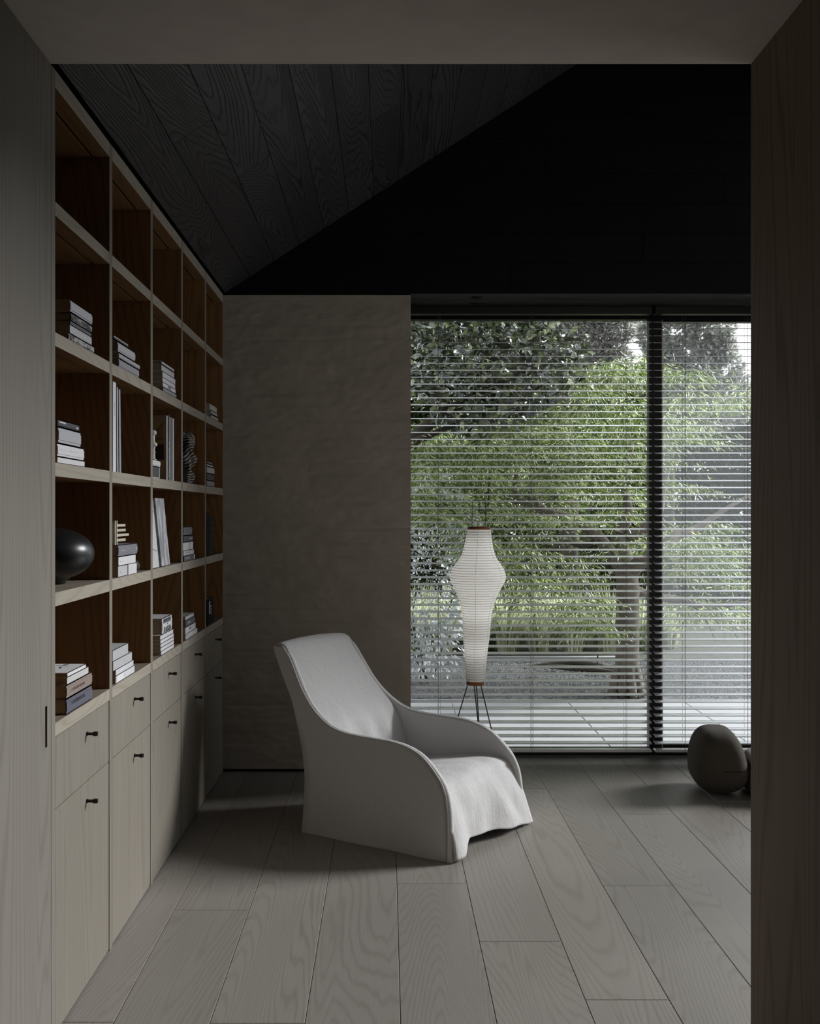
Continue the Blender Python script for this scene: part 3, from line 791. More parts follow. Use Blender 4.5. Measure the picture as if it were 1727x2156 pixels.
def side_panel(side):
    """outer and inner skins between the back outline and the rim, as rows of constant height"""
    hs = sorted(set([0, .004, .02, .06, .12, .18, .24, .29, .33, .36, .39, .41, .425, .437, .447, .4535, .4575, .4595, .4625, .466, .475, .49, .505, .53, .56, .60, .65, .70, .74, .775, .80, .815, .826]))
    rh = np.array([p[1] for p in rim_desc[8:]]); ru = np.array([p[0] for p in rim_desc[8:]])
    rh = np.minimum.accumulate(rh)
    bh = np.array([p[1] for p in bk]); bu = np.array([p[0] for p in bk])
    bh = np.maximum.accumulate(bh)
    n = 18; v = []; f = []
    th = .030
    for skin in (0, 1):
        for h_ in hs:
            ub = np.interp(h_, bh, bu); uf = np.interp(-h_, -rh, ru)
            for i in range(n + 1):
                t = i / n; u_ = ub + (uf - ub) * t
                off = lean(h_) + skin * th
                bul = .010 * math.sin(math.pi * min(1, max(0, t))) * math.sin(math.pi * min(1, h_ / .46)) if skin == 0 else 0
                rip = .004 * math.sin(u_ * 17) * max(0, 1 - h_ / .25) if skin == 0 else 0
                vv = off - bul + rip
                v.append((u_, vv if side < 0 else CW - vv, h_))
    m = n + 1; H = len(hs); o = H * m
    for j in range(H - 1):
        for i in range(n):
            a = j * m + i
            f.append((a, a + 1, a + m + 1, a + m)); f.append((o + a, o + a + m, o + a + m + 1, o + a + 1))
        f.append((j * m, (j + 1) * m, o + (j + 1) * m, o + j * m)); f.append((j * m + n, o + j * m + n, o + (j + 1) * m + n, (j + 1) * m + n))
    for i in range(n):
        f.append((i, o + i, o + i + 1, i + 1)); a = (H - 1) * m + i; f.append((a, a + 1, o + a + 1, o + a))
    ob = MB().add(v, f, 0, True).build('side_panel', M['linen'], chair, fix=True)
    return ob
for s_ in (-1, 1):
    side_panel(s_)
    # welt along the rim
    for k_, dv in (('welt', .002),):
        pts = [(p[0], (lean(p[1]) + dv) if s_ < 0 else CW - lean(p[1]) - dv, p[1] + .001) for p in rim_desc[10:]]
        MB().tube(pts, .0052, 8).build('welt', M['linen'], chair)
    # rounded arm top between the skins
    pts = [(p[0], (lean(p[1]) + .016) if s_ < 0 else CW - lean(p[1]) - .016, p[1] - .009) for p in rim_desc[20:]]
    MB().tube(pts, .0165, 10).build('arm_roll', M['linen'], chair)
# shell: back and seat as sweeps across the width
def sweep(name, prof, nv=40, inset=.012, crown=None, hem=None, thick=None):
    P = catmull(prof, 7); v = []; f = []; m = nv + 1
    for jj, (u_, h_) in enumerate(P):
        for i in range(m):
            t = i / nv; l = lean(max(0, h_)) + inset; vv = l + (CW - 2 * l) * t
            du, dh = (crown(u_, h_, t, jj / (len(P) - 1)) if crown else (0, 0))
            v.append((u_ + du, vv, max(0.0, h_ + dh)))
    for j in range(len(P) - 1):
        for i in range(nv):
            a = j * m + i; f.append((a, a + 1, a + m + 1, a + m))
    if thick: pass
    o = MB().add(v, f, 0, True).build(name, M['linen'], chair)
    md = o.modifiers.new('solid', 'SOLIDIFY'); md.thickness = .010; md.offset = 0
    return o
def cr_back(u_, h_, t, k):
    s_ = math.sin(math.pi * t) ** .7
    front = max(0.0, min(1.0, (.56 - k) / .12)) if k > .44 else 1.0
    wr = .004 * mnoise.noise(Vector((t * 9, u_ * 6, h_ * 5))) * (1 if h_ < .5 else .4)
    cz = max(0, 1 - abs(h_ - .40) / .16) * front          # soft creases low on the back
    wr += .006 * cz * math.sin(t * 23 + h_ * 8) * (t > .25)
    up = max(0.0, min(1.0, (h_ - .74) / .07))
    return ((.022 * s_ * (h_ > .3) + wr) * front, .014 * s_ * up)
sweep('backrest', [(.20, .25), (.16, .29), (.135, .36), (.115, .43), (.085, .49), (.03, .550), (-.031, .620), (-.077, .690), (-.129, .766), (-.152, .798), (-.172, .822), (-.200, .832), (-.221, .820), (-.224, .80),
                   (-.17, .71), (-.10, .595), (-.056, .499), (-.016, .387), (.014, .26), (.014, .138), (.010, .004)], 40, .008, cr_back)
def cr_seat(u_, h_, t, k):
    s_ = math.sin(math.pi * t) ** .6
    du = dh = 0
    if u_ < .72 and h_ > .2: dh = .020 * s_
    wr = .005 * mnoise.noise(Vector((t * 8, u_ * 9, h_ * 9)))
    if h_ < .26:
        k_ = (.26 - h_) / .26
        du += (.035 * t + .012 + .012 * math.sin(t * 9 + 1)) * k_ + .006 * math.sin(t * 21) * k_
        lift = np.interp(t, [0, .1, .17, .24, .45, .8, 1], [.008, .012, .045, .058, .050, .022, .006])
        dh += lift * k_ ** 1.5
        du -= .02 * np.interp(t, [0, .1, .25, .5, 1], [0, 0, 1, .6, 0]) * k_
    return (du + wr, dh + wr)
sweep('seat', [(.13, .235), (.22, .243), (.34, .258), (.46, .278), (.56, .292), (.64, .296), (.70, .284), (.735, .25), (.752, .20), (.764, .14), (.774, .07), (.782, .002)], 48, .008, cr_seat)
# small loose flap at the rear near corner
MB().add([(.006, .03, .0), (-.03, .055, .0), (.012, .05, .16), (.013, .03, .17)], [(0, 1, 2, 3)], 0, True).build('rear_flap', M['linen'], chair)

# ================================================================== PAPER FLOOR LAMP
LY = 5.72; ls = F / LY
lamp = empty('floor_lamp', ((1004 - 815) / ls, LY, 0)); tag(lamp, 'tall white ribbed paper lantern floor lamp on thin black legs, behind the armchair', 'floor lamp')
hz = lambda py: EYE - (py - 1082) / ls
P6 = [(335, 97), (400, 104), (450, 113), (500, 124), (550, 140), (585, 160), (620, 188), (660, 213), (700, 228), (730, 231), (765, 222), (800, 201), (850, 176), (885, 160), (920, 147), (960, 135), (1000, 125), (1050, 119), (1100, 115), (1200, 110), (1300, 98), (1400, 89), (1500, 80), (1580, 75)]
py6 = np.array([1030 + p[0] / 3.918 for p in P6]); rr6 = np.array([p[1] / 3.918 / ls for p in P6]); zz6 = np.array([hz(y) for y in py6])
def axis(z):      # the lantern leans a little
    return np.interp(z, [.5, 1.4], [-.009, .013])
m_, n_, b_, out_ = newmat('rice_paper')
n_.nodes.remove(b_)
dif = n_.nodes.new('ShaderNodeBsdfDiffuse'); trl = n_.nodes.new('ShaderNodeBsdfTranslucent'); mx = n_.nodes.new('ShaderNodeMixShader'); mx.inputs[0].default_value = .35
dif.inputs[0].default_value = (.93, .92, .90, 1); trl.inputs[0].default_value = (.93, .92, .88, 1)
n_.links.new(dif.outputs[0], mx.inputs[1]); n_.links.new(trl.outputs[0], mx.inputs[2]); n_.links.new(mx.outputs[0], out_.inputs[0])
M['paper'] = m_
NR = 60; ztop, zbot = zz6[0], zz6[-1]
v = []; f = []; seg = 56; K = NR * 4
for j in range(K + 1):
    z = zbot + (ztop - zbot) * j / K
    r0 = float(np.interp(-z, -zz6, rr6)); ph = (j % 4) / 4
    r0 += .0026 * math.sin(math.pi * ph) - .0008
    for i in range(seg):
        a = 2 * math.pi * i / seg; v.append((axis(z) + r0 * math.cos(a), r0 * math.sin(a), z))
for j in range(K):
    for i in range(seg): f.append((j * seg + i, j * seg + (i + 1) % seg, (j + 1) * seg + (i + 1) % seg, (j + 1) * seg + i))
shade = MB().add(v, f, 0, True).build('lamp_shade', M['paper'], lamp)
M['rib'] = plain('bamboo_rib', (.58, .56, .50), .8)
mb = MB()
for j in range(1, NR):
    z = zbot + (ztop - zbot) * j / NR; r0 = float(np.interp(-z, -zz6, rr6)) - .0004
    mb.tube([(axis(z) + r0 * math.cos(2 * math.pi * i / 40), r0 * math.sin(2 * math.pi * i / 40), z) for i in range(41)], .0011, 4, 0, False)
o = mb.build('ribs', M['rib'], shade); o['kind'] = 'stuff'
mb = MB()
for a in (-100, -160, -40, 20, 80, 140):
    mb.tube([(axis(z) + (float(np.interp(-z, -zz6, rr6)) + .0012) * math.cos(R(a)), (float(np.interp(-z, -zz6, rr6)) + .0012) * math.sin(R(a)), z) for z in np.linspace(zbot, ztop, 40)], .0007, 4)
mb.build('paper_seam', M['rib'], shade)
M['walnut'] = wood('red_brown_ring', (.26, .10, .03), (.15, .05, .015), 0, 8, .4, .5, .45, .05, .3, .02)
for hb, en in ((.72, .12), (.92, .19), (1.11, .38), (1.27, .13)):  # weak lights added inside so the paper reads white
    bl_ = bpy.data.lights.new('paper_fill', 'POINT'); bl_.energy = en; bl_.shadow_soft_size = .03; bl_.color = (.97, .98, 1.0)
    blo = bpy.data.objects.new('paper_fill', bl_); COL.objects.link(blo); blo.parent = lamp; blo.location = (axis(hb), 0, hb)
def ring(z, r, h_): return MB().lathe([(r - .004, -h_ / 2), (r, -h_ / 2), (r, h_ / 2), (r - .004, h_ / 2), (r - .004, -h_ / 2)], 40, (axis(z), 0, z), cap=False).build('wooden_ring', M['walnut'], lamp)
ring(ztop + .009, .062, .0155); ring(zbot - .010, .048, .020)
mb = MB()
mb.tube([(axis(ztop) - .038, 0, ztop - .02), (axis(1.52) - .036, 0, 1.515), (axis(1.52) - .032, 0, 1.524), (axis(1.52) + .032, 0, 1.524), (axis(1.52) + .036, 0, 1.515), (axis(ztop) + .036, 0, ztop - .02)], .0020, 6)
mb.tube([(axis(ztop), -.036, ztop - .02), (axis(1.52), -.035, 1.518), (axis(1.52), .035, 1.518), (axis(ztop), .036, ztop - .02)], .0013, 6)
mb.build('wire_handle', M['metal'], lamp)
zl = zbot - .016
for ax, ay, bx, by in ((-.036, 0, -.20, .03), (.026, .0, .145, -.02), (-.010, -.034, .030, -.17), (.008, .034, .046, .18)):
    MB().tube([(axis(zl) + ax, ay, zl + .012), (bx, by, .003)], .0032, 8).build('leg', M['metal'], lamp)

# ================================================================== DARK LOW CHAIR (right)
def superell(cx_, cy_, cz_, rx, ry, rz, e1=.55, e2=.55, nu=40, nv_=28, shear=None):
    v = []; f = []
    pw = lambda c, e: math.copysign(abs(c) ** e, c)
    for j in range(nv_ + 1):
        la = -math.pi / 2 + math.pi * j / nv_
        for i in range(nu):
            lo = 2 * math.pi * i / nu
            x = rx * pw(math.cos(la), e1) * pw(math.cos(lo), e2); y = ry * pw(math.cos(la), e1) * pw(math.sin(lo), e2); z = rz * pw(math.sin(la), e1)
            if shear: x, y, z = shear(x, y, z)
            v.append((cx_ + x, cy_ + y, cz_ + z))
    for j in range(nv_):
        for i in range(nu): f.append((j * nu + i, j * nu + (i + 1) % nu, (j + 1) * nu + (i + 1) % nu, (j + 1) * nu + i))
    return v, f
M['mole'] = linen('mole_brown_wool', (.070, .062, .050), .3, .05)
M['mole_lit'] = linen('lit_wool_seat', (.30, .295, .30), .2, .1)  # seat in a lighter copy, its lighting from the right put into colour
pf = empty('lounge_chair', (1.868, 5.50, 0), R(-8)); tag(pf, 'low dark brown rounded lounge chair at right, partly hidden by the timber jamb', 'lounge chair')
def sh_back(x, y, z):       # rear face upright, front slopes back towards the top
    t = (z + .165) / .33
    if x > 0: x *= 1 - .36 * max(0, t - .35) ** 1.2 / .60
    else: x *= 1 - .22 * max(0, t - .45) ** 1.4 / .43
    if t < .25: x *= 1 - .22 * (1 - t / .25) ** 1.5; y *= 1 - .16 * (1 - t / .25) ** 1.5
    return x, y, z
v, f = superell(0, 0, 0, .144, .20, .165, .62, .58, 56, 40, sh_back)
MB().add(v, f, 0, True).build('backrest', M['mole'], pf, (-.135, 0, .167))
v, f = superell(0, 0, 0, .25, .21, .070, .42, .45, 44, 24)
MB().add(v, f, 0, True).build('base', M['mole'], pf, (.24, 0, .074))
v, f = superell(0, 0, 0, .235, .195, .035, .5, .42, 44, 20, lambda x, y, z: (x, y, z + .018 * (1 - (x / .235) ** 2)))
MB().add(v, f, 0, True).build('seat_cushion', M['mole_lit'], pf, (.255, 0, .165))
# seams: groove cord round the back and the joint to the seat base
mb = MB(); pts = []
for i in range(49):
    lo = R(-178) + R(176) * i / 48
    pwr = lambda c, e: math.copysign(abs(c) ** e, c)
    la_z = -.022; sn = la_z / .165; la = math.asin(math.copysign(abs(sn) ** (1 / .62), sn)); cl = math.cos(la) ** .62
    x, y, z = sh_back(.144 * cl * pwr(math.cos(lo), .58), .20 * cl * pwr(math.sin(lo), .58), la_z)
    if x > -.02: pts.append((x * 1.003, y * 1.003, z))
mb.tube(pts, .0013, 6); mb.build('seam', M['void'], pf, (-.135, 0, .167))

# ================================================================== GARDEN
def leafmat(name, dark, light, trans=.35, gloss=.35, rough=.4, mid=None):
    m, n, b, out = newmat(name)
    g = n.nodes.new('ShaderNodeNewGeometry'); r = n.nodes.new('ShaderNodeValToRGB')
    r.color_ramp.elements[0].color = (*dark, 1); r.color_ramp.elements[1].color = (*light, 1)
    nz = noise(n, objcoord(n, False), 2.6, 2, .5)
    f_ = math_(n, 'ADD', math_(n, 'POWER', g.outputs['Random Per Island'], 1.8), math_(n, 'MULTIPLY', math_(n, 'SUBTRACT', nz, .5), .7), True)
    n.links.new(f_, r.inputs[0]); n.links.new(r.outputs[0], b.inputs['Base Color'])
    if mid:
        e = r.color_ramp.elements.new(.45); e.color = (*mid, 1)
    b.inputs['Roughness'].default_value = rough; b.inputs['Specular IOR Level'].default_value = gloss
    t = n.nodes.new('ShaderNodeBsdfTranslucent'); n.links.new(r.outputs[0], t.inputs[0])
    mx = n.nodes.new('ShaderNodeMixShader'); mx.inputs[0].default_value = trans
    n.links.new(b.outputs[0], mx.inputs[1]); n.links.new(t.outputs[0], mx.inputs[2]); n.links.new(mx.outputs[0], out.inputs[0])
    return m
M['maple'] = leafmat('maple_leaf', (.030, .048, .008), (.64, .66, .40), .40, .6, .35, (.13, .205, .022))
M['glossy_leaf'] = leafmat('magnolia_leaf', (.008, .011, .007), (.30, .34, .17), .15, 1.0, .18, (.05, .065, .03))
M['pale_leaf'] = leafmat('silver_leaf', (.30, .33, .33), (.80, .82, .82), .3, .5)
M['grass'] = leafmat('pale_grass', (.20, .24, .10), (.92, .92, .78), .4, .3, .4, (.55, .56, .38))
M['conifer'] = leafmat('grey_needle', (.10, .10, .085), (.60, .59, .55), .25, .4)
M['far_leaf'] = leafmat('far_leaf', (.20, .205, .185), (.60, .60, .56), .45, .3)
M['hedge'] = leafmat('hedge_leaf', (.012, .018, .006), (.13, .16, .06), .25, .3)
M['bark'] = plain('grey_brown_bark', (.125, .108, .092), .9, 0, .1, .5, 14, .6)
M['twig'] = plain('dark_twig', (.045, .04, .032), .9, 0, .1, .3, 20)
rng = np.random.default_rng(11)

def leaves(centres, dirs, length, width, fold=.25, jitter=.35):
    """pointed four-vertex leaves: arrays of base points and unit directions"""
    n = len(centres); d = dirs / np.linalg.norm(dirs, axis=1, keepdims=True)
    rv = rng.normal(size=(n, 3)); sdir = np.cross(d, rv); sdir /= np.linalg.norm(sdir, axis=1, keepdims=True) + 1e-9
    nn = np.cross(sdir, d)
    L = length * rng.uniform(1 - jitter, 1 + jitter, (n, 1)); W = width * rng.uniform(1 - jitter, 1 + jitter, (n, 1))
    a = centres; t = a + d * L; m = a + d * L * .45
    l = m + sdir * W * .5 + nn * W * fold; r = m - sdir * W * .5 + nn * W * fold
    v = np.stack([a, r, t, l], 1).reshape(-1, 3)
    idx = np.arange(n) * 4
    f = np.concatenate([np.stack([idx, idx + 1, idx + 2], 1), np.stack([idx, idx + 2, idx + 3], 1)])
    return v, f
def np_mesh(name, v, f, mat, parent=None, loc=None):
    me = bpy.data.meshes.new(name); me.vertices.add(len(v)); me.vertices.foreach_set('co', v.astype(np.float32).ravel())
    k_ = f.shape[1]; me.loops.add(f.size); me.loops.foreach_set('vertex_index', f.astype(np.int32).ravel())
    me.polygons.add(len(f)); me.polygons.foreach_set('loop_start', np.arange(0, f.size, k_, dtype=np.int32)); me.polygons.foreach_set('loop_total', np.full(len(f), k_, np.int32))
    me.update(calc_edges=True); me.validate()
    return link(name, me, mat, parent, loc)
def blob(n, c, rad, shell=.5):
    d = rng.normal(size=(n, 3)); d /= np.linalg.norm(d, axis=1, keepdims=True)
    r = rng.uniform(shell, 1, (n, 1)) ** .6
    return np.array(c) + d * r * np.array(rad), d
def pw_(px, py, y): return Vector(((px - 815) / F * y, y, EYE - (py - 1082) / F * y))

# ground: terrace slabs, gravel bed, edging, lawn beyond
M['slab'] = plain('pale_concrete_paving', (.25, .247, .25), .7, 0, .3, .08, 6, .05)
M['gravel'] = mottled('dark_gravel', (.022, .021, .022), (.085, .083, .085), 38, (1, 1, 1))
M['soil'] = plain('garden_soil', (.10, .095, .075), .95, 0, .1, .35, 3, .3)
ter = struct(box('terrace', -1.6, 5.2, YG + .07, 8.27, -.12, -.042, M['void']))
for i in range(7):
    for a, b_ in ((YG + .07, 6.62), (6.62, 8.27)):
        box('slab', -1.4 + .3 + .9 * i - .2 + .002 - .0, -1.4 + .1 + .9 * (i + 1) - .002, a + .002, b_ - .002, -.04, -.006, M['slab'], ter, bevel=.003)
bed = MB(); n = 90; m = 30; v = []; f = []
for j in range(m + 1):
    for i in range(n + 1):
        x = -2.5 + 9.5 * i / n; y = 8.27 + 2.5 * j / m
        z = -.012 + .012 * mnoise.noise(Vector((x * 2.5, y * 2.5, 0))) + .008 * mnoise.noise(Vector((x * 14, y * 14, 3)))
        v.append((x, y, z - (.012 if j == 0 else 0)))
for j in range(m):
    for i in range(n): a = j * (n + 1) + i; f.append((a, a + 1, a + n + 2, a + n + 1))
struct(bed.add(v, f, 0, True).build('gravel_bed', M['gravel']))
struct(box('edging_strip', -2.5, 2.5, 10.52, 10.60, -.05, .018, M['slab']))
struct(box('garden_ground', -30, 40, YG + .3, 60, -.3, -.10, M['soil']))
struct(box('lawn', -2.5, 7, 10.6, 17, -.1, -.005, plain('thin_lawn', (.06, .062, .048), .95, 0, .1, .4, 8, .3)))
# loose stones scattered on the gravel (too many to count)
pv = []; pf_ = []
for i in range(12000):
    x, y = rng.uniform(-1, 4), rng.uniform(8.3, 10.5); s_ = rng.uniform(.005, .015)
    o_ = len(pv); z = .0
    pv += [(x - s_, y, z), (x, y - s_, z), (x + s_, y, z), (x, y + s_, z), (x, y, z + s_ * .8)]; pf_ += [(o_, o_ + 1, o_ + 4), (o_ + 1, o_ + 2, o_ + 4), (o_ + 2, o_ + 3, o_ + 4), (o_ + 3, o_, o_ + 4)]
st_ = np_mesh('gravel_stones', np.array(pv), np.array(pf_), plain('grey_stone_chips', (.075, .073, .075), .9, 0, .2, .5, 3)); tag(st_, 'dark grey gravel stones scattered beyond the pale terrace', 'gravel', kind='stuff')

# ---- Japanese maple: trunk, limbs, weeping foliage
TY = 8.45
mt = empty('maple_tree', pw_(1320, 1472, TY)); mt.location.z = -.03; tag(mt, 'weeping maple tree with light green foliage and a pale trunk, beyond the terrace', 'tree')
def limb(name, pts, r0, r1, seg=10, mat='bark', ys=None):
    P = []
    n = len(pts)
    for i, (px, py, dy) in enumerate(pts): P.append(pw_(px, py, TY + dy))
    C = catmull([tuple(p) for p in P], 5); k_ = len(C)
    rad = [(r0 + (r1 - r0) * i / (k_ - 1)) * (1 + .10 * mnoise.noise(Vector((i * .7, r0 * 50, 0)))) for i in range(k_)]
    mb = MB().tube([Vector(c) - mt.location for c in C], rad, seg)
    return mb.build(name, M[mat], mt)
tr = limb('trunk', [(1322, 1480, 0), (1321, 1440, 0), (1321, 1380, 0), (1322, 1300, 0), (1322, 1235, 0), (1318, 1190, 0)], .10, .088, 16)
fl = MB()
for k_ in range(9):      # root flare
    a = 2 * math.pi * k_ / 9
    fl.tube([(.07 * math.cos(a), .07 * math.sin(a), .26), (.10 * math.cos(a), .10 * math.sin(a), .10), (.145 * math.cos(a), .145 * math.sin(a), -.01)], [.035, .04, .025], 8)
fl.build('root_flare', M['bark'], mt)
limb('limb', [(1316, 1205, 0), (1292, 1172, .05), (1268, 1140, .1), (1240, 1110, .1), (1200, 1092, .1), (1150, 1078, .15), (1105, 1058, .2), (1084, 1030, .2), (1088, 985, .2), (1070, 940, .3), (1090, 880, .3)], .062, .006)
limb('limb', [(1320, 1200, 0), (1312, 1160, .1), (1300, 1130, .2), (1318, 1095, .2), (1322, 1060, .2), (1312, 1010, .3), (1330, 950, .3), (1320, 890, .4)], .075, .008)
limb('limb', [(1326, 1205, 0), (1352, 1182, -.1), (1382, 1170, -.1), (1420, 1130, 0), (1470, 1110, .1), (1540, 1065, .2), (1640, 1010, .4)], .07, .008)
limb('limb', [(1318, 1128, .2), (1345, 1120, .2), (1385, 1085, .2), (1400, 1020, .3), (1420, 950, .4)], .06, .008)
limb('limb', [(1330, 1240, 0), (1370, 1255, .1), (1420, 1262, .2), (1500, 1278, .2), (1570, 1270, .2), (1650, 1290, .3)], .045, .010)
limb('limb', [(1262, 1138, .1), (1225, 1150, .1), (1190, 1140, .1), (1150, 1160, .0), (1110, 1180, 0), (1060, 1190, 0)], .022, .008, 8, 'twig')
limb('limb', [(1150, 1078, .15), (1120, 1040, .1), (1130, 1000, .1), (1180, 960, .1)], .03, .008, 8)
tw = MB()
for i in range(70):
    px, py = rng.uniform(900, 1290), rng.uniform(960, 1260); dx = rng.uniform(-50, 40); dy_ = rng.uniform(10, 60); yy = rng.uniform(-.4, .6)
    a = pw_(px, py, TY + yy); b_ = pw_(px + dx * .5, py + dy_ * .25, TY + yy); c_ = pw_(px + dx, py + dy_, TY + yy - .1)
    tw.tube([a - mt.location, b_ - mt.location, c_ - mt.location], [.006, .004, .0025], 5)
for i in range(30):
    px, py = rng.uniform(1400, 1600), rng.uniform(1050, 1300); dx = rng.uniform(30, 90); dy_ = rng.uniform(20, 70)
    a = pw_(px, py, TY + .2); c_ = pw_(px + dx, py + dy_, TY + .1); tw.tube([a - mt.location, (a + c_) / 2 + Vector((0, 0, .03)) - mt.location, c_ - mt.location], [.006, .004, .0025], 5)
o = tw.build('twigs', M['twig'], mt); o['kind'] = 'stuff'
cs_, ds_ = [], []
def pad(px, py, y, w_, h_, n, droop=.8):
    c = pw_(px, py, y); s_ = y / F
    p = np.column_stack([rng.normal(0, w_ * s_ * .5, n), rng.normal(0, .16, n), rng.normal(0, h_ * s_ * .5, n)])
    p[:, 2] -= droop * .25 * np.abs(p[:, 0])
    cs_.append(p + np.array(c)); d = np.column_stack([np.sign(p[:, 0]) * rng.uniform(.2, 1, n) + rng.normal(0, .35, n), rng.normal(-.2, .4, n), rng.uniform(-1.1, -.1, n)]); ds_.append(d)
for i in range(300):
    px = rng.uniform(870, 1600)
    top = np.interp(px, [860, 930, 1000, 1150, 1250, 1330, 1450, 1600], [905, 880, 885, 850, 770, 745, 775, 830])
    bot = np.interp(px, [860, 960, 1050, 1200, 1280, 1320, 1370, 1450, 1600], [1050, 1150, 1255, 1320, 1325, 1150, 1180, 1300, 1320])
    t = rng.uniform(0, 1); py = top + (bot - top) * t
    if 1385 < px < 1600 and 860 < py < 1120 and rng.uniform() < .88: continue
    if 1160 < px < 1370 and 1120 < py < 1210 and rng.uniform() < .5: continue
    yy = rng.uniform(-.75, 1.2)
    if 1040 < px < 1390 and 1000 < py < 1225 and yy < .35 and rng.uniform() < .62: continue
    pad(px, py, TY + yy, rng.uniform(50, 120), rng.uniform(9, 24), int(rng.uniform(200, 420)))
c_, d_ = np.concatenate(cs_), np.concatenate(ds_)
v, f = leaves(c_, d_, .050, .0080, .15)
o = np_mesh('foliage', v - np.array(mt.location), f, M['maple'], mt); o['kind'] = 'stuff'

# ---- large-leaved evergreen at top left: the largest leaves are pieces of their own
ev = empty('magnolia_tree', (0.2, 7.75, 0)); tag(ev, 'dark glossy large-leaved evergreen tree overhanging the garden at upper left', 'tree')
mb = MB()
for a, b_, c_ in (((-.55, 8.4, 0), (-.3, 8.2, 1.6), (.2, 7.9, 2.5)), ((-.3, 8.2, 1.6), (.4, 7.9, 2.2), (1.2, 7.7, 2.6)), ((-.3, 8.2, 1.5), (0, 7.8, 1.9), (.5, 7.6, 2.1))):
    mb.tube([Vector(p) - ev.location for p in (a, b_, c_)], [.07, .045, .015], 9)
mb.build('trunk', M['twig'], ev)
def big_leaf(L, W):
    v = [(0, 0, 0), (L * .25, W * .42, .006), (L * .55, W * .5, .004), (L * .82, W * .3, -.006), (L, 0, -.02), (L * .82, -W * .3, -.006), (L * .55, -W * .5, .004), (L * .25, -W * .42, .006), (L * .28, 0, -.004), (L * .58, 0, -.008), (L * .84, 0, -.014)]
    f = [(0, 8, 1), (8, 9, 2, 1), (9, 10, 3, 2), (10, 4, 3), (0, 7, 8), (8, 7, 6, 9), (9, 6, 5, 10), (10, 5, 4)]
    me = mesh('leaf', v, f, True); me.materials.append(M['glossy_leaf']); return me
def in_ev():
    while True:
        px, py = rng.uniform(850, 1240), rng.uniform(640, 930)
        lim = np.interp(px, [850, 900, 960, 1030, 1100, 1180, 1240], [800, 850, 915, 915, 880, 850, 790])
        if py < lim + rng.normal(0, 12) and not (px > 1180 and py < 690 + rng.uniform(0, 40)): return px, py
LM = [big_leaf(.082, .036), big_leaf(.074, .032), big_leaf(.064, .031)]
for i in range(300):
    px, py = in_ev(); p = pw_(px, py, rng.uniform(7.35, 7.75))
    o = link('leaf', LM[i % 3], None, ev, p - ev.location)
    o.rotation_euler = (rng.uniform(-1.0, 1.0), rng.uniform(-.5, 1.2), rng.uniform(0, 6.28))
cl = []
for i in range(2600):
    px, py = in_ev(); cl.append(pw_(px, py, rng.uniform(7.45, 8.5)))
cl = np.array([tuple(p) for p in cl]); d = rng.normal(size=cl.shape); d[:, 2] = d[:, 2] * .6 - .3
v, f = leaves(cl, d, .085, .042, .12)
o = np_mesh('inner_leaves', v - np.array(ev.location), f, M['glossy_leaf'], ev); o['kind'] = 'stuff'

# ---- silver-leaved shrub low left
sv = empty('silver_shrub', (.36, 9.1, 0)); tag(sv, 'silvery pale-leaved shrub behind the lamp at the left window edge', 'shrub')
mb = MB()
for i in range(5): mb.tube([(rng.uniform(-.1, .1), 0, -.05), (rng.uniform(-.3, .3), rng.uniform(-.2, .2), .6), (rng.uniform(-.45, .45), rng.uniform(-.2, .2), 1.4)], [.007, .005, .003], 5)
mb.build('stems', M['twig'], sv)
p, d = blob(3400, (0, 0, .95), (.50, .35, .95), .3); d[:, 2] += .2
v, f = leaves(p, d, .055, .03, .2); o = np_mesh('foliage', v, f, M['pale_leaf'], sv); o['kind'] = 'stuff'

# ---- ornamental grasses
def grass_mesh(n, H, spread):
    v = []; f = []
    for i in range(n):
        a = rng.uniform(0, 6.28); r = rng.uniform(0, .10); L = H * rng.uniform(.7, 1.15); sp = spread * rng.uniform(.3, 1.2); ww = rng.uniform(.005, .011)
        bx, by = r * math.cos(a), r * math.sin(a); ca, sa = math.cos(a), math.sin(a); o_ = len(v)
        for t in (0, .35, .7, 1):
            w_ = ww * (1 - t * .85); x = bx + ca * sp * t ** 1.8; y = by + sa * sp * t ** 1.8; z = L * (t - .35 * t * t * (sp / spread))
            v += [(x - sa * w_, y + ca * w_, z), (x + sa * w_, y - ca * w_, z)]
        for k_ in range(3): f.append((o_ + 2 * k_, o_ + 2 * k_ + 1, o_ + 2 * k_ + 3, o_ + 2 * k_ + 2))
    me = mesh('blades', v, f); me.materials.append(M['grass']); return me
GM = [grass_mesh(300, .80, .40), grass_mesh(300, .72, .44), grass_mesh(260, .62, .40)]
k_ = 0
ORD = ['first', 'second', 'third', 'fourth', 'fifth', 'sixth', 'seventh', 'eighth', 'ninth', 'tenth', 'eleventh', 'twelfth', 'thirteenth', 'fourteenth', 'fifteenth']
for (px, y) in ((872, 10.9), (905, 11.3), (935, 10.85), (968, 11.35), (1000, 10.9), (1035, 11.3), (1068, 10.9), (1100, 11.3), (1135, 10.95), (1170, 11.4), (1205, 10.95), (1245, 11.3), (1285, 11.0), (1350, 11.3), (1410, 11.4)):
    g_ = empty('grass_clump', ((px - 815) / F * y, y, 0), rng.uniform(0, 6)); tag(g_, f'pale arching ornamental grass clump, {ORD[k_]} from the left beyond the gravel bed', 'grass', 'ornamental grass clumps')
    o = link('blades', GM[k_ % 3], None, g_); o['kind'] = 'stuff'; k_ += 1

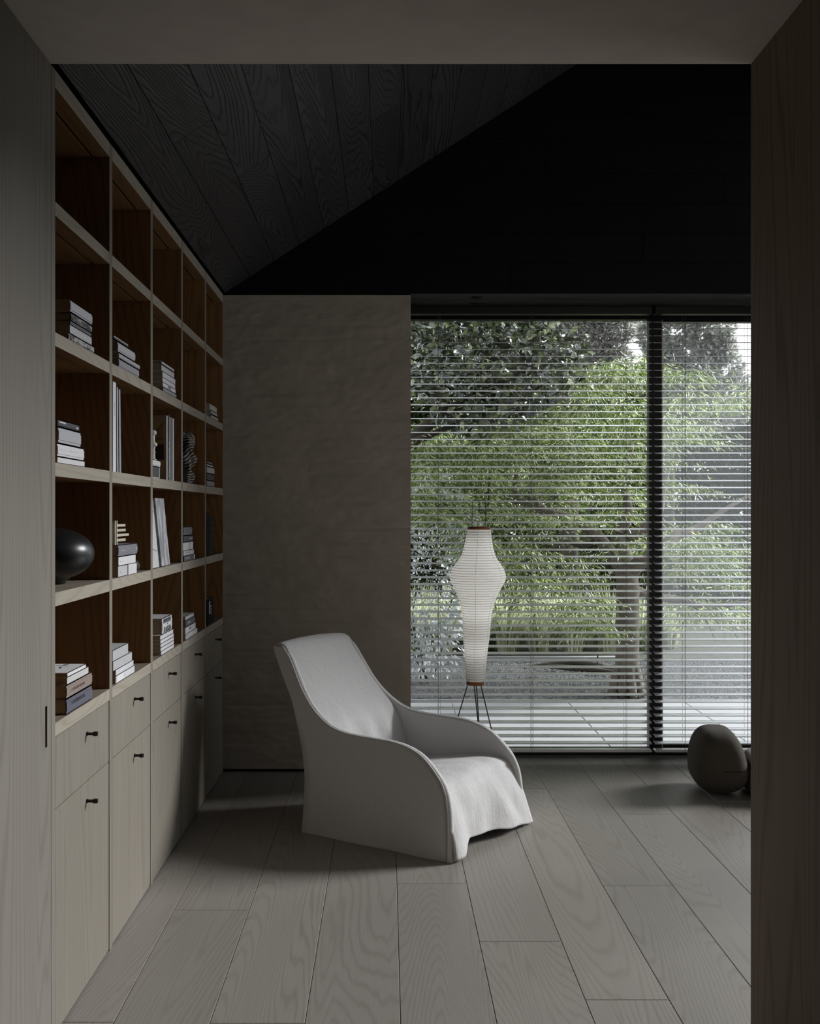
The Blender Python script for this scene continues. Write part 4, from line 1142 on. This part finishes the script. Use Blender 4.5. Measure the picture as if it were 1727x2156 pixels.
# ---- fallen branch and stake on the gravel, hanging rod in the tree
fb_ = MB().tube([pw_(1100, 1408, 9.9), pw_(1150, 1400, 10), pw_(1205, 1393, 10), pw_(1262, 1402, 9.9), pw_(1300, 1412, 9.6)], [.012, .03, .035, .03, .015], 8)
o = fb_.tube([pw_(1150, 1402, 9.8), pw_(1220, 1408, 9.7), pw_(1290, 1415, 9.5)], [.02, .03, .02], 8).build('fallen_branch', M['twig']); tag(o, 'dark fallen branch lying along the gravel bed left of the trunk', 'branch')
o = MB().tube([pw_(1258, 1404, 9.9), pw_(1262, 1290, 9.9)], .006, 6).build('garden_stake', M['twig']); tag(o, 'thin dark garden stake standing between grasses and fallen branch', 'stake')
o = MB().tube([pw_(1031, 985, 8.3), pw_(1028, 1066, 8.3)], .006, 6).build('hanging_rod', M['twig']); tag(o, 'thin dark rod hanging in the foliage above the lamp', 'rod')

# ---- background: conifer, far trees, hedge
def tree(name, label, base, crowns, mat, leaf, tr_r, tr_h):
    t = empty(name, base); tag(t, label, 'tree')
    MB().tube([(0, 0, -.1), (.05, 0, tr_h * .5), (0, .05, tr_h)], [tr_r, tr_r * .8, tr_r * .4], 9).build('trunk', M['twig'], t)
    P, D = [], []
    for (c, rad, n) in crowns:
        p, d = blob(n, c, rad, .45); P.append(p); D.append(d + rng.normal(0, .5, d.shape))
    v, f = leaves(np.concatenate(P), np.concatenate(D), leaf[0], leaf[1], .15)
    o = np_mesh('foliage', v, f, mat, t); o['kind'] = 'stuff'; return t
def crowns_px(base, y, pts):
    o = []
    for (px, py, rx, rz, n) in pts:
        c = pw_(px, py, y); s_ = y / F; o.append((tuple(c - Vector(base)), (rx * s_, rx * s_ * .8, rz * s_), n))
    return o
b0 = Vector((2.3, 13.5, 0))
tree('conifer_tree', 'grey conifer with tufted needles behind the maple, top centre of the window', b0,
     crowns_px(b0, 13.5, [(1190 + 28 * (i % 5) + rng.uniform(-12, 12), 655 + 26 * (i // 5) + rng.uniform(-8, 8), 24, 19, 520) for i in range(30)]), M['conifer'], (.085, .016), .14, 3.4)
b1 = Vector((4.2, 16, 0))
pts = [(1400 + rng.uniform(-40, 120), 660 + rng.uniform(0, 160), rng.uniform(22, 44), rng.uniform(18, 36), 420) for i in range(26)]
pts += [(1535, 775, 30, 30, 500), (1550, 815, 26, 34, 450), (1520, 740, 24, 26, 400), (1555, 850, 40, 40, 600), (1500, 860, 60, 50, 800), (1430, 840, 60, 50, 800)]
tree('broadleaf_tree', 'hazy grey green broadleaf tree against the sky behind the right pane', b1, crowns_px(b1, 16, pts), M['far_leaf'], (.085, .045), .16, 4)
b2 = Vector((.3, 15.5, 0))
tree('dark_evergreen', 'dark evergreen tree behind the magnolia leaves at far left', b2, crowns_px(b2, 15.5, [(840 + 55 * (i % 7), 640 + 70 * (i // 7), 60, 55, 900) for i in range(70)]), M['hedge'], (.12, .05), .15, 3)
b3 = Vector((3.4, 18, 0))
tree('hedge_tree', 'mid green tall hedge mass closing the garden behind the maple', b3, crowns_px(b3, 18, [(1230 + 55 * (i % 9), 860 + 62 * (i // 9), 55, 50, 800) for i in range(63)]), M['hedge'], (.13, .055), .15, 2.5)

for o in COL.objects:
    if o.get('label') and len(o['label'].replace(',', ' ').split()) > 16: print('LONG', len(o['label'].split()), o['label'])
